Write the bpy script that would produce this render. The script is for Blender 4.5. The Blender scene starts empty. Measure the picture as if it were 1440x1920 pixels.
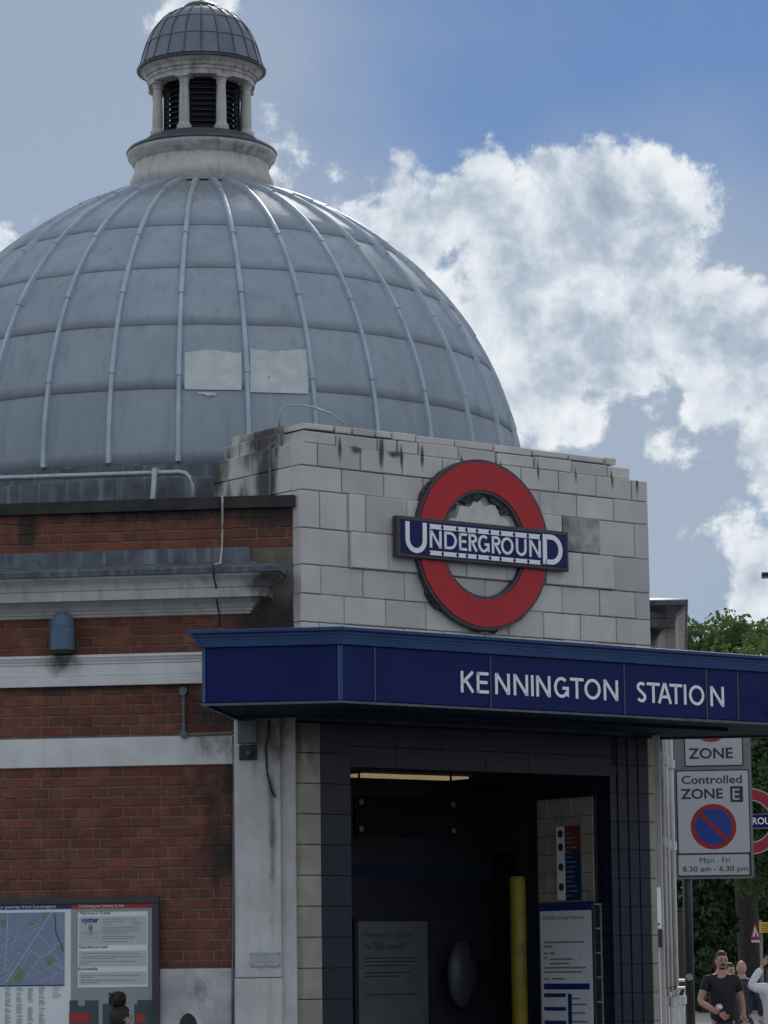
import bpy, bmesh, math, random
import numpy as np
from mathutils import Matrix, Vector
from math import sin, cos, tan, radians, degrees, pi, sqrt, atan, atan2
random.seed(7); RNG = np.random.default_rng(7)
S = bpy.context.scene
COL = S.collection
# ------------------------------------------------------------------ camera
FPX = 5700.0; TH = atan(840/5700.0); ROLL = 0.012; CZ = 1.7
XV = np.array([1, 0, 0.]); FW = np.array([0, cos(TH), sin(TH)]); UP0 = np.array([0, -sin(TH), cos(TH)])
CR = XV*cos(ROLL) - UP0*sin(ROLL); CU = XV*sin(ROLL) + UP0*cos(ROLL); CC = np.array([0, 0, CZ])
cam_d = bpy.data.cameras.new('camera'); cam = bpy.data.objects.new('camera', cam_d); COL.objects.link(cam)
cam_d.sensor_fit = 'HORIZONTAL'; cam_d.sensor_width = 36; cam_d.lens = FPX/1440*36
cam_d.clip_start = 0.5; cam_d.clip_end = 4000
cam.matrix_world = Matrix(((CR[0], CU[0], -FW[0], 0), (CR[1], CU[1], -FW[1], 0), (CR[2], CU[2], -FW[2], CZ), (0, 0, 0, 1)))
S.camera = cam
S.render.resolution_x = 768; S.render.resolution_y = 1024
def ray(px, py): return FW + CR*((px-720)/FPX) + CU*((960-py)/FPX)
class Frame:
    """vertical plane: x along the wall, y into it, z up"""
    def __init__(s, x, y, phi):
        s.o = np.array([x, y, 0.]); s.deg = phi; s.phi = radians(phi)
        s.ux = np.array([cos(s.phi), sin(s.phi), 0]); s.uy = np.array([-sin(s.phi), cos(s.phi), 0])
    def hit(s, px, py, d=0.):
        v = ray(px, py); t = ((s.o + s.uy*d - CC) @ s.uy)/(v @ s.uy); p = CC + v*t
        return float((p - s.o) @ s.ux), float(p[2])
    def a(s, px, py, d=0.): return s.hit(px, py, d)[0]
    def z(s, px, py, d=0.): return s.hit(px, py, d)[1]
    def w(s, a, d, z=0.):
        p = s.o + s.ux*a + s.uy*d
        return (float(p[0]), float(p[1]), float(z))
    def loc(s, p):
        q = np.array([p[0], p[1], 0.]) - s.o
        return float(q @ s.ux), float(q @ s.uy)
L = Frame(0, 22.2, -7.5)                      # brick wall left of the entrance
F = Frame(-0.62013, 22.21745, 37.5)           # entrance front
TW = 3.475                                    # its width
_p = F.w(TW+.075, 0.09); Rf = Frame(_p[0], _p[1], 84.6)   # wall right of the entrance
LJ = -0.681                                   # where the brick wall meets the tower
# ------------------------------------------------------------------ light
SUN_AZ, SUN_EL = 6.0, 35.0                   # degrees right of the view axis, above the horizon
W = bpy.data.worlds.new('World'); S.world = W; W.use_nodes = True
sun_d = bpy.data.lights.new('sun', 'SUN'); sun_d.energy = 1.5; sun_d.angle = radians(12); sun_d.color = (1, .95, .87)
sun = bpy.data.objects.new('sun', sun_d); COL.objects.link(sun)
sv = Vector((sin(radians(SUN_AZ))*cos(radians(SUN_EL)), cos(radians(SUN_AZ))*cos(radians(SUN_EL)), sin(radians(SUN_EL))))
sun.rotation_euler = sv.to_track_quat('Z', 'Y').to_euler(); sun.location = (20, 40, 60)
S.view_settings.view_transform = 'Standard'; S.view_settings.look = 'None'
S.view_settings.exposure = 0.26; S.view_settings.gamma = 1.0; S.view_settings.use_curve_mapping = False

class NT:
    def __init__(s, tree): s.t = tree; s.n = tree.nodes; s.l = tree.links
    def node(s, typ, **kw):
        n = s.n.new(typ)
        for k, v in kw.items(): setattr(n, k, v)
        return n
    def put(s, sock, v):
        if isinstance(v, bpy.types.NodeSocket): s.l.new(v, sock)
        elif v is not None: sock.default_value = v
    def math(s, op, a, b=None, c=None, clamp=False):
        n = s.node('ShaderNodeMath', operation=op, use_clamp=clamp)
        s.put(n.inputs[0], a); s.put(n.inputs[1], b)
        if c is not None: s.put(n.inputs[2], c)
        return n.outputs[0]
    def vmath(s, op, a, b=None, scale=None):
        n = s.node('ShaderNodeVectorMath', operation=op)
        s.put(n.inputs[0], a); s.put(n.inputs[1], b)
        if scale is not None: s.put(n.inputs['Scale'], scale)
        return n.outputs['Value'] if op in ('LENGTH', 'DISTANCE', 'DOT_PRODUCT') else n.outputs[0]
    def mix(s, f, a, b, typ='MIX'):
        n = s.node('ShaderNodeMix', data_type='RGBA', blend_type=typ)
        s.put(n.inputs[0], f); s.put(n.inputs[6], a); s.put(n.inputs[7], b)
        return n.outputs[2]
    def noise(s, vec, scale, detail=5, rough=.55, dist=0.):
        n = s.node('ShaderNodeTexNoise'); n.inputs['Scale'].default_value = scale
        n.inputs['Detail'].default_value = detail; n.inputs['Roughness'].default_value = rough
        n.inputs['Distortion'].default_value = dist; s.put(n.inputs['Vector'], vec)
        return n.outputs['Fac']
    def ramp(s, f, stops, interp='LINEAR'):
        n = s.node('ShaderNodeValToRGB'); n.color_ramp.interpolation = interp
        e = n.color_ramp.elements
        while len(e) < len(stops): e.new(.5)
        for k, (p, c) in enumerate(stops):
            e[k].position = p; e[k].color = (c[0], c[1], c[2], 1) if not isinstance(c, (int, float)) else (c, c, c, 1)
        s.put(n.inputs[0], f); return n.outputs[0]
    def smooth(s, x, lo, hi):
        n = s.node('ShaderNodeMapRange', interpolation_type='SMOOTHSTEP')
        s.put(n.inputs[0], x); n.inputs[1].default_value = lo; n.inputs[2].default_value = hi
        return n.outputs[0]
# --- the sky: Nishita with drifting cumulus placed by direction
def dirv(px, py):
    v = ray(px, py); return v/np.linalg.norm(v)
CLOUD = [(690,415,95),(780,395,135),(870,430,150),(990,335,100),(1110,330,115),(1225,365,110),(1295,395,65),(1040,470,190),(1190,480,150),(900,560,160),
         (1130,590,150),(1270,600,115),(1350,625,110),(1440,640,120),(1110,700,110),(1185,765,55),(1325,715,85),(1415,700,90),(925,690,88),(1000,620,120),(385,-25,115),
         (15,420,112),(1235,880,52),(1330,1060,100),(535,235,34),(615,300,28),(1425,930,70),(1400,1100,95),(560,280,24),(1440,840,70)]
wt = NT(W.node_tree); wt.n.clear()
grp = bpy.data.node_groups.new('cloud_density', 'ShaderNodeTree')
grp.interface.new_socket('Vector', in_out='INPUT', socket_type='NodeSocketVector')
grp.interface.new_socket('Mask', in_out='OUTPUT', socket_type='NodeSocketFloat')
g = NT(grp); gi = g.node('NodeGroupInput'); go = g.node('NodeGroupOutput'); vec = gi.outputs[0]
wn = g.node('ShaderNodeTexNoise'); wn.inputs['Scale'].default_value = 17; wn.inputs['Detail'].default_value = 4; g.l.new(vec, wn.inputs['Vector'])
warp = g.vmath('ADD', vec, g.vmath('SCALE', g.vmath('SUBTRACT', wn.outputs['Color'], (.5,.5,.5)), scale=.075))
m = None
for (x, y, rr) in CLOUD:
    c = dirv(x, y); k_ = min(1.0, (rr/110.0)**1.4)
    dd = g.vmath('DISTANCE', warp, tuple(float(q) for q in c))
    v = g.math('MULTIPLY_ADD', dd, -FPX/rr*1.7*k_, 1.7*k_)
    m = v if m is None else g.math('SMOOTH_MAX', m, v, .35)
wide = g.math('MULTIPLY_ADD', g.noise(vec, 3.0, 3, .5), 6.0, -2.25)     # broken cloud out of view only, fuller and thinner to raise ambient light
front = g.smooth(g.vmath('DISTANCE', vec, tuple(float(q) for q in dirv(720, 700))), .20, .40)
wide = g.math('MULTIPLY_ADD', g.math('SUBTRACT', front, 1.0), 4.0, g.math('MINIMUM', wide, .75))
m = g.math('MAXIMUM', m, wide)
m = g.math('MAXIMUM', m, -1.6)
g.l.new(m, go.inputs[0])
tc = wt.node('ShaderNodeTexCoord'); V = wt.vmath('NORMALIZE', tc.outputs['Generated'])
mk = wt.node('ShaderNodeGroup'); mk.node_tree = grp; wt.put(mk.inputs[0], V)
def billow(vv, det): return wt.math('MULTIPLY_ADD', wt.math('SUBTRACT', wt.noise(vv, 34, det, .68, .15), .5), 3.5, wt.math('SUBTRACT', wt.noise(vv, 13, 1, .5), .5))
sky = wt.node('ShaderNodeTexSky', sky_type='NISHITA'); sky.sun_disc = False
sky.sun_elevation = radians(SUN_EL); sky.sun_rotation = radians(SUN_AZ)
sky.air_density = 1.0; sky.dust_density = .25; sky.ozone_density = 2.2; sky.altitude = 30
B0 = billow(V, 8); B1 = billow(wt.vmath('ADD', V, (.0015, 0, .007)), 4); D0 = wt.math('ADD', mk.outputs[0], B0)
alpha = wt.smooth(D0, -.02, .55)
lit = wt.math('MULTIPLY_ADD', wt.math('SUBTRACT', B0, B1), .46, .68)
bil = wt.noise(V, 24, 5, .6, .4)
lit = wt.math('MULTIPLY_ADD', wt.math('SUBTRACT', bil, .5), 1.2, lit)
thick = wt.math('MULTIPLY_ADD', wt.smooth(mk.outputs[0], .45, 1.35), .62, wt.math('MULTIPLY', wt.smooth(D0, .35, 2.0), .5))
lit = wt.math('MULTIPLY_ADD', thick, -.36, lit, clamp=True)
ccol = wt.ramp(lit, [(0.0, (3.0, 3.7, 4.7)), (.32, (4.25, 4.95, 5.8)), (.60, (6.2, 6.8, 7.45)), (.9, (7.9, 8.2, 8.5))])
# a thin pale veil of high cloud, thickest to the left of the tower
vd = wt.vmath('DISTANCE', V, tuple(float(q) for q in dirv(-250, 250)))
vn = wt.noise(V, 7, 4, .55)
veil = wt.smooth(wt.math('MULTIPLY_ADD', vd, -5.0, wt.math('MULTIPLY_ADD', vn, 1.5, .42)), -.2, .5)
sep = wt.node('ShaderNodeSeparateXYZ'); wt.l.new(V, sep.inputs[0])
vb = wt.vmath('DISTANCE', V, tuple(float(q) for q in dirv(1080, 850)))
base_v = wt.smooth(wt.math('MULTIPLY_ADD', vb, -9.0, wt.math('MULTIPLY_ADD', vn, 1.2, .55)), -.1, .6)
low = wt.math('SUBTRACT', 1.0, wt.smooth(sep.outputs[2], .08, .23))
veil = wt.math('MAXIMUM', wt.math('MAXIMUM', wt.math('MULTIPLY', veil, .8), wt.math('MULTIPLY', base_v, .92)), wt.math('MULTIPLY', low, .7))
skyc = wt.mix(1.0, sky.outputs[0], (.275, .375, .525, 1), 'MULTIPLY')
c0 = wt.mix(veil, skyc, (3.5, 4.15, 5.1, 1))
c1 = wt.mix(alpha, c0, ccol)
bg = wt.node('ShaderNodeBackground'); bg.inputs[1].default_value = .09; wt.l.new(c1, bg.inputs[0])
wo = wt.node('ShaderNodeOutputWorld'); wt.l.new(bg.outputs[0], wo.inputs[0])

# ------------------------------------------------------------------ materials
def lin(r, g_, b):
    f = lambda c: c/12.92 if c <= .04045 else ((c+.055)/1.055)**2.4
    return (f(r/255), f(g_/255), f(b/255))
def M(name, c1, c2=None, rough=.6, scale=4., bump=0., bscale=60., metal=0., spec=.4, rand=0., streak=0., scol=(.02,.02,.022),
      stains=(), stcol=(.015,.015,.017), stn=9., detail=6, rlo=None, coat=0., ramp=None, streakscale=14., speck=0., chips=0., stains2=(), st2col=(.3,.2,.1)):
    ma = bpy.data.materials.new(name); ma.use_nodes = True
    k = NT(ma.node_tree); b = k.n['Principled BSDF']
    geo = k.node('ShaderNodeNewGeometry'); P = geo.outputs['Position']
    c2 = c2 or tuple(x*.75 for x in c1)
    f = k.noise(P, scale, detail, .6)
    f = k.smooth(f, .3, .7)
    if ramp:
        oi = k.node('ShaderNodeObjectInfo')
        base = k.ramp(k.math('FRACT', k.math('ADD', oi.outputs['Random'], geo.outputs['Random Per Island'])), ramp, 'LINEAR')
        col = k.mix(k.math('MULTIPLY', f, .75), base, c2 + (1,))
    else:
        col = k.mix(f, c1 + (1,), c2 + (1,))
    if rand:
        oi = k.node('ShaderNodeObjectInfo')
        v = k.math('MULTIPLY_ADD', oi.outputs['Random'], 2*rand, 1-rand)
        n = k.node('ShaderNodeHueSaturation'); k.l.new(v, n.inputs['Value']); k.l.new(col, n.inputs['Color']); col = n.outputs[0]
    if streak:
        mp = k.vmath('MULTIPLY', P, (streakscale, streakscale, .7))
        sn = k.smooth(k.noise(mp, 1.0, 4, .6), .48, .72)
        col = k.mix(k.math('MULTIPLY', sn, streak), col, scol + (1,))
    if speck:
        sp = k.smooth(k.noise(P, 130, 2, .5), .62, .72)
        col = k.mix(k.math('MULTIPLY', sp, speck), col, tuple(min(1, x*1.9+.03) for x in c1) + (1,))
    if chips:
        cp = k.smooth(k.noise(k.vmath('MULTIPLY', P, (1, 1, .6)), 7.5, 7, .7), .62, .70)
        col = k.mix(k.math('MULTIPLY', cp, chips), col, tuple(min(.85, x*1.35) for x in c1) + (1,))
    if stains2:
        m2 = None
        for (c, rad, amt) in stains2:
            q = k.vmath('DIVIDE', k.vmath('SUBTRACT', P, tuple(c)), tuple(rad))
            v = k.math('MULTIPLY', k.math('SUBTRACT', 1.0, k.vmath('LENGTH', q)), amt)
            m2 = v if m2 is None else k.math('MAXIMUM', m2, v)
        n2 = k.noise(k.vmath('MULTIPLY', P, (1, 1, .12)), 24, 5, .6)
        m2 = k.smooth(k.math('ADD', m2, k.math('MULTIPLY_ADD', n2, 1.6, -.9)), .0, .9)
        col = k.mix(k.math('MULTIPLY', m2, .8), col, st2col + (1,))
    if stains:
        mm = None
        for (c, rad, amt) in stains:
            q = k.vmath('DIVIDE', k.vmath('SUBTRACT', P, tuple(c)), tuple(rad))
            v = k.math('MULTIPLY', k.math('SUBTRACT', 1.0, k.vmath('LENGTH', q)), amt)
            mm = v if mm is None else k.math('MAXIMUM', mm, v)
        nn = k.noise(k.vmath('MULTIPLY', P, (1, 1, .45)), stn, 6, .65)
        mm = k.smooth(k.math('ADD', mm, k.math('MULTIPLY_ADD', nn, 1.9, -1.05)), .0, .9)
        col = k.mix(mm, col, stcol + (1,))
    k.l.new(col, b.inputs['Base Color'])
    b.inputs['Metallic'].default_value = metal
    b.inputs['Specular IOR Level'].default_value = spec
    if coat: b.inputs['Coat Weight'].default_value = coat; b.inputs['Coat Roughness'].default_value = .12
    if rlo is None: rlo = max(.05, rough-.12)
    rr = k.math('MULTIPLY_ADD', k.noise(P, scale*3, 3), rough-rlo, rlo); k.l.new(rr, b.inputs['Roughness'])
    if bump:
        bp = k.node('ShaderNodeBump'); bp.inputs['Strength'].default_value = bump; bp.inputs['Distance'].default_value = .01
        k.l.new(k.noise(P, bscale, 5, .6), bp.inputs['Height']); k.l.new(bp.outputs[0], b.inputs['Normal'])
    return ma
def emit(name, col, st):
    ma = bpy.data.materials.new(name); ma.use_nodes = True; k = NT(ma.node_tree); b = k.n['Principled BSDF']
    b.inputs['Base Color'].default_value = col + (1,); b.inputs['Emission Color'].default_value = col + (1,); b.inputs['Emission Strength'].default_value = st
    n = k.noise(k.node('ShaderNodeNewGeometry').outputs['Position'], 9, 2)
    k.l.new(k.math('MULTIPLY_ADD', n, .3, .4), b.inputs['Roughness']); return ma
# ------------------------------------------------------------------ builders
def bbox(fr, px0, py0, px1, py1, d=0.):
    a0, z1 = fr.hit(px0, py0, d); a1, z0 = fr.hit(px1, py1, d); return a0, a1, z0, z1
def mesh(name, v, f, mat=None, smooth=False):
    me = bpy.data.meshes.new(name); me.from_pydata([tuple(float(q) for q in p) for p in v], [], [list(q) for q in f])
    if mat: me.materials.append(mat)
    if smooth: me.polygons.foreach_set('use_smooth', [True]*len(me.polygons))
    me.update(); return me
def ob(name, me, parent=None, loc=(0, 0, 0), rz=0., rot=None, label=None, cat=None, group=None, kind=None):
    o = bpy.data.objects.new(name, me); COL.objects.link(o)
    if parent: o.parent = parent
    o.location = loc; o.rotation_euler = rot if rot else (0, 0, rz)
    for k_, v_ in (('label', label), ('category', cat), ('group', group), ('kind', kind)):
        if v_: o[k_] = v_
    return o
def empty(name, loc, rz=0., **kw): 
    o = ob(name, None, None, loc, rz, **kw); o.empty_display_size = .2; return o
class B:
    """collects shapes for ONE mesh"""
    def __init__(s): s.v = []; s.f = []
    def add(s, v, f):
        k = len(s.v); s.v += [tuple(p) for p in v]; s.f += [[i+k for i in q] for q in f]; return s
    def box(s, x0, x1, y0, y1, z0, z1):
        v = [(x0,y0,z0),(x1,y0,z0),(x1,y1,z0),(x0,y1,z0),(x0,y0,z1),(x1,y0,z1),(x1,y1,z1),(x0,y1,z1)]
        return s.add(v, [(0,3,2,1),(4,5,6,7),(0,1,5,4),(1,2,6,5),(2,3,7,6),(3,0,4,7)])
    def cbox(s, x0, x1, y0, y1, z0, z1, c=.004):
        """box whose front (y0) edges are chamfered"""
        v = [(x0+c,y0,z0+c),(x1-c,y0,z0+c),(x1-c,y0,z1-c),(x0+c,y0,z1-c),(x0,y0+c,z0),(x1,y0+c,z0),(x1,y0+c,z1),(x0,y0+c,z1),
             (x0,y1,z0),(x1,y1,z0),(x1,y1,z1),(x0,y1,z1)]
        return s.add(v, [(0,1,2,3),(4,5,1,0),(5,6,2,1),(6,7,3,2),(7,4,0,3),(8,9,5,4),(9,10,6,5),(10,11,7,6),(11,8,4,7),(9,8,11,10)])
    def lathe(s, prof, n=32, c=(0,0,0), cap=True, a0=0., a1=2*pi):
        full = abs(a1-a0-2*pi) < 1e-6; cnt = n if full else n+1
        v = []; f = []
        for (r, z) in prof:
            for k in range(cnt):
                t = a0+(a1-a0)*k/n; v.append((c[0]+r*cos(t), c[1]+r*sin(t), c[2]+z))
        for i in range(len(prof)-1):
            for k in range(n):
                k2 = (k+1) % cnt; f.append((i*cnt+k, i*cnt+k2, (i+1)*cnt+k2, (i+1)*cnt+k))
        if cap and full:
            f.append(list(range(cnt))[::-1]); f.append([(len(prof)-1)*cnt+k for k in range(cnt)])
        return s.add(v, f)
    def tube(s, pts, r, n=10, caps=True):
        pts = [Vector(p) for p in pts]; v = []; f = []; m_ = len(pts)
        rr = r if isinstance(r, (list, tuple)) else [r]*m_
        ref = Vector((0, 0, 1))
        for i, p in enumerate(pts):
            t = (pts[min(i+1, m_-1)]-pts[max(i-1, 0)]).normalized()
            u_ = t.cross(ref)
            if u_.length < .1: u_ = t.cross(Vector((0, 1, 0)))
            u_.normalize(); w_ = u_.cross(t).normalized()
            for k in range(n):
                q = p+(u_*cos(2*pi*k/n)+w_*sin(2*pi*k/n))*rr[i]; v.append(tuple(q))
        for i in range(m_-1):
            for k in range(n): f.append((i*n+k, (i+1)*n+k, (i+1)*n+(k+1) % n, i*n+(k+1) % n))
        if caps: f.append([k for k in range(n)]); f.append([(m_-1)*n+k for k in range(n)][::-1])
        return s.add(v, f)
    def sweep(s, plan, prof, end=True):
        """moulding: plan polyline (x,y), outside on its right hand; profile (out, z) from bottom to top"""
        n = len(plan); P = [Vector((p[0], p[1])) for p in plan]; dirs = [(P[i+1]-P[i]).normalized() for i in range(n-1)]
        offs = []
        for i in range(n):
            na = dirs[max(i-1, 0)]; nb = dirs[min(i, n-2)]
            a = Vector((na.y, -na.x)); b = Vector((nb.y, -nb.x)); mth = (a+b)
            offs.append(mth/(mth.length**2/2) if mth.length > 1e-6 else a)
        v = []; f = []; m_ = len(prof)
        for i in range(n):
            for (o, z) in prof: v.append((P[i].x+offs[i].x*o, P[i].y+offs[i].y*o, z))
        for i in range(n-1):
            for j in range(m_-1): f.append((i*m_+j, (i+1)*m_+j, (i+1)*m_+j+1, i*m_+j+1))
        if end: f.append(list(range(m_))); f.append([(n-1)*m_+j for j in range(m_)][::-1])
        return s.add(v, f)
    def poly(s, pts, y0=0., y1=None):
        """flat polygon in x,z at y0 (extruded back to y1)"""
        n = len(pts); v = [(p[0], y0, p[1]) for p in pts]
        if y1 is None: return s.add(v, [list(range(n))])
        v += [(p[0], y1, p[1]) for p in pts]
        return s.add(v, [list(range(n)), [n+k for k in range(n)][::-1]] + [(k, n+k, n+(k+1) % n, (k+1) % n) for k in range(n)])
    def ring(s, r0, r1, y0, y1, c=(0, 0), n=64):
        v = []; f = []
        for k in range(n):
            t = 2*pi*k/n; ct, st = cos(t), sin(t)
            v += [(c[0]+r0*ct, y0, c[1]+r0*st), (c[0]+r1*ct, y0, c[1]+r1*st), (c[0]+r1*ct, y1, c[1]+r1*st), (c[0]+r0*ct, y1, c[1]+r0*st)]
        for k in range(n):
            a = 4*k; b = 4*((k+1) % n)
            for i in range(4): f.append((a+i, a+(i+1) % 4, b+(i+1) % 4, b+i))
        return s.add(v, f)
    def disc(s, r, y0, y1, c=(0, 0), n=40): return s.poly([(c[0]+r*cos(2*pi*k/n), c[1]+r*sin(2*pi*k/n)) for k in range(n)], y0, y1)
    def stroke(s, pts, t, y0, y1, closed=False, shear=None):
        n = len(pts); P = [Vector(p) for p in pts]; lft = []; rgt = []
        for i in range(n):
            a = P[i-1] if (i > 0 or closed) else None; b = P[(i+1) % n] if (i < n-1 or closed) else None
            da = (P[i]-a).normalized() if a is not None else None; db = (b-P[i]).normalized() if b is not None else None
            na = Vector((-(da or db).y, (da or db).x)); nb = Vector((-(db or da).y, (db or da).x)); mt = na+nb
            if mt.length < .5: mt = na*2
            mt = mt/(mt.length**2/2); lft.append(P[i]+mt*t/2); rgt.append(P[i]-mt*t/2)
        v = []; f = []
        for i in range(n):
            for q in (lft[i], rgt[i]): v.append((q.x, y0, q.y))
            for q in (lft[i], rgt[i]): v.append((q.x, y1, q.y))
        rng = range(n) if closed else range(n-1)
        for i in rng:
            a = 4*i; b = 4*((i+1) % n)
            f += [(a, a+1, b+1, b), (a, b, b+2, a+2), (a+1, a+3, b+3, b+1)]
        if not closed: f += [(0, 2, 3, 1), (4*(n-1), 4*(n-1)+1, 4*(n-1)+3, 4*(n-1)+2)]
        return s.add(v, f)
    def shift(s, dx, dy, dz): s.v = [(p[0]+dx, p[1]+dy, p[2]+dz) for p in s.v]; return s
    def me(s, name, mat, smooth=False, fix=True):
        m_ = mesh(name, s.v, s.f, mat, smooth)
        if fix:
            bm = bmesh.new(); bm.from_mesh(m_); bmesh.ops.recalc_face_normals(bm, faces=bm.faces); bm.to_mesh(m_); bm.free()
        return m_
    def ob(s, name, mat, parent=None, loc=(0, 0, 0), rz=0., smooth=False, **kw): return ob(name, s.me(name, mat, smooth), parent, loc, rz, **kw)
def autosmooth(o, ang=40):
    me = o.data; bm = bmesh.new(); bm.from_mesh(me)
    for f in bm.faces: f.smooth = True
    for e in bm.edges:
        if len(e.link_faces) == 2 and e.calc_face_angle(0) > radians(ang): e.smooth = False
    bm.to_mesh(me); bm.free(); return o
# lettering of a humanist block sans, drawn as strokes
def arc(cx, cy, rx, ry, a0, a1, n=14): return [(cx+rx*cos(radians(a0+(a1-a0)*k/n)), cy+ry*sin(radians(a0+(a1-a0)*k/n))) for k in range(n+1)]
def glyph(ch, w, h, t):
    q = t/2
    if ch == 'I': return [([(w/2, 0), (w/2, h)], 0)]
    if ch == 'T': return [([(0, h-q), (w, h-q)], 0), ([(w/2, 0), (w/2, h-q)], 0)]
    if ch == 'E': return [([(q, 0), (q, h)], 0), ([(0, q), (w, q)], 0), ([(0, h-q), (w, h-q)], 0), ([(q, h*.52), (w*.9, h*.52)], 0)]
    if ch == 'N': return [([(q, 0), (q, h)], 0), ([(w-q, 0), (w-q, h)], 0), ([(q*1.1, h-q*.4), (w-q*1.1, q*.4)], 0)]
    if ch == 'K': return [([(q, 0), (q, h)], 0), ([(q, h*.42), (w-q*1.1, h-q*.25)], 0), ([(w*.34, h*.6), (w-q, q*.25)], 0)]
    if ch == 'A': return [([(q*.95, 0), (w/2-q*.25, h)], 0), ([(w-q*.95, 0), (w/2+q*.25, h)], 0), ([(w*.24, h*.33), (w*.76, h*.33)], 0)]
    if ch == 'O': return [(arc(w/2, h/2, w/2-q, h/2-q, 0, 360, 30)[:-1], 1)]
    if ch == 'U': return [([(q, h)]+arc(w/2, w/2, w/2-q, w/2-q, 180, 360, 16)+[(w-q, h)], 0)]
    if ch == 'D': return [([(q, q), (w*.42, q)]+arc(w*.42, h/2, w*.58-q, h/2-q, -90, 90, 18)[1:]+[(q, h-q)], 0), ([(q, 0), (q, h)], 0)]
    if ch == 'R': return [([(q, 0), (q, h)], 0), ([(q, h-q), (w*.5, h-q)]+arc(w*.5, h*.74, w*.42-q, h*.26-q, 90, -90, 12)[1:]+[(q, h*.48+q)], 0), ([(w*.42, h*.48), (w-q, q*.2)], 0)]
    if ch == 'G': return [(arc(w/2, h/2, w/2-q, h/2-q, 48, 318, 24)+[(w-q, h*.16), (w-q, h*.47), (w*.58, h*.47)], 0)]
    if ch == 'S':
        r = h*.27-q*.6
        return [(arc(w*.5, h*.735, w*.5-q, h*.265-q, 40, 200, 12)+[(w*.36, h*.56), (w*.66, h*.43)]+arc(w*.48, h*.27, w*.5-q, h*.27-q, 20, -150, 12), 0)]
    return []
def letter(b, ch, x, z, w, h, t, y0, y1):
    for (pts, cl) in glyph(ch, w, h, t): b.stroke([(x+p[0], z+p[1]) for p in pts], t, y0, y1, bool(cl))
    return b
_txt = {}
def text(s, size, bold=0.):
    """vertices (x,z) and faces of a line of type"""
    key = (s, bold)
    if key not in _txt:
        cu = bpy.data.curves.new('t', 'FONT'); cu.body = s; cu.size = 1; cu.offset = bold; cu.resolution_u = 3
        o = bpy.data.objects.new('t', cu); COL.objects.link(o)
        dg = bpy.context.evaluated_depsgraph_get(); me = bpy.data.meshes.new_from_object(o.evaluated_get(dg))
        v = [tuple(p.co) for p in me.vertices]; f = [list(p.vertices) for p in me.polygons]
        bpy.data.objects.remove(o); bpy.data.curves.remove(cu); bpy.data.meshes.remove(me)
        _txt[key] = (v, f)
    v, f = _txt[key]
    return [(p[0]*size, p[1]*size) for p in v], f
def put_text(b, s, x, z, h=None, w=None, y=0., bold=0., align='L'):
    v, f = text(s, 1., bold); xs = [p[0] for p in v]; zs = [p[1] for p in v]
    x0, x1 = min(xs), max(xs); z0, z1 = min(zs), max(zs)
    sz = h/(z1-z0) if h else w/(x1-x0); sx = (w/(x1-x0)) if w else sz
    ox = x-{'L': 0, 'C': .5, 'R': 1}[align]*(x1-x0)*sx
    b.add([(ox+(p[0]-x0)*sx, y, z+(p[1]-z0)*sz) for p in v], f); return b
# ------------------------------------------------------------------ palette
def lw(a, z, d=0.): return L.w(a, d, z)
def fw_(a, z, d=0.): return F.w(a, d, z)
BRR = [(0., (.10,.032,.022)), (.15, (.16,.045,.03)), (.4, (.22,.062,.036)), (.7, (.27,.08,.042)), (.9, (.33,.11,.055)), (1., (.20,.05,.04))]
soot_L = [(lw(-1.12,2.95), (.5,.5,.42), 1.0), (lw(-1.2,2.5), (.32,.4,.45), 1.05), (lw(-.75,4.1), (.55,.5,.35), 1.7), (lw(-1.15,3.55), (.42,.5,.3), 1.0),
          (lw(-2.7,4.95), (.12,.4,.22), 1.2), (lw(-.85,4.98), (.6,.5,.17), 1.2), (lw(-1.7,5.02), (1.6,.5,.13), 1.05), (lw(-1.0,1.75), (.4,.4,.16), .9), (lw(-2.2,3.72), (2.2,.3,.07), .9)]
BRR = [(p_, tuple(.5*a_+.5*b_*1.12 for a_, b_ in zip(c_, (.180,.078,.054)))) for p_, c_ in BRR]
m_brick = M('brick', (.24,.07,.04), (.12,.045,.032), .85, 7., .55, 90., spec=.25, ramp=BRR, stains=soot_L, stcol=(.042,.037,.033), speck=.22)
m_mortar = M('mortar', (.20,.18,.155), (.13,.115,.10), .95, 9., .5, 120., spec=.15, stains=soot_L, stcol=(.05,.045,.04))
drips = [(fw_(F.a(x_, 826, .04), 5.5), (w_, .3, h_), 1.25) for x_, w_, h_ in ((631,.022,.16),(662,.06,.05),(709,.03,.2),(735,.09,.05),(746,.018,.15),(785,.018,.12),(859,.014,.1),(932,.012,.1),(1002,.016,.12),(1072,.014,.1),(1140,.02,.12),(1186,.02,.2))]
ret_st = [(fw_(-.02,5.25,.45), (.3,.16,.6), 1.7), (fw_(-.02,5.6,.5), (.3,.7,.3), 1.5), (fw_(-.02,5.0,.75), (.3,.12,.4), 1.5), (fw_(-.02,5.0,.95), (.3,.1,.5), 1.3), (fw_(0,5.4,1.1), (.3,.25,.3), 1.2)]
m_stone = M('portland_stone', (.60,.575,.55), (.51,.49,.475), .75, 2.6, .22, 45., spec=.3, rand=.13,
            stains=drips+ret_st, stcol=(.085,.082,.083), streak=.14, scol=(.36,.33,.31), streakscale=9., chips=.55, stains2=[(fw_(1.28,4.55,-.03),(.16,.2,.14),1.0),(fw_(1.95,4.28),(.12,.3,.14),.6)], st2col=(.27,.18,.09))
m_stoned = M('stained_stone', (.50,.49,.485), (.17,.175,.185), .8, 6., .3, 45., spec=.3, streak=.3, scol=(.16,.16,.17), streakscale=8.)
m_joint = M('open_joint', (.045,.043,.045), (.07,.066,.062), .9, 12., .4, 80.)
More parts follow.
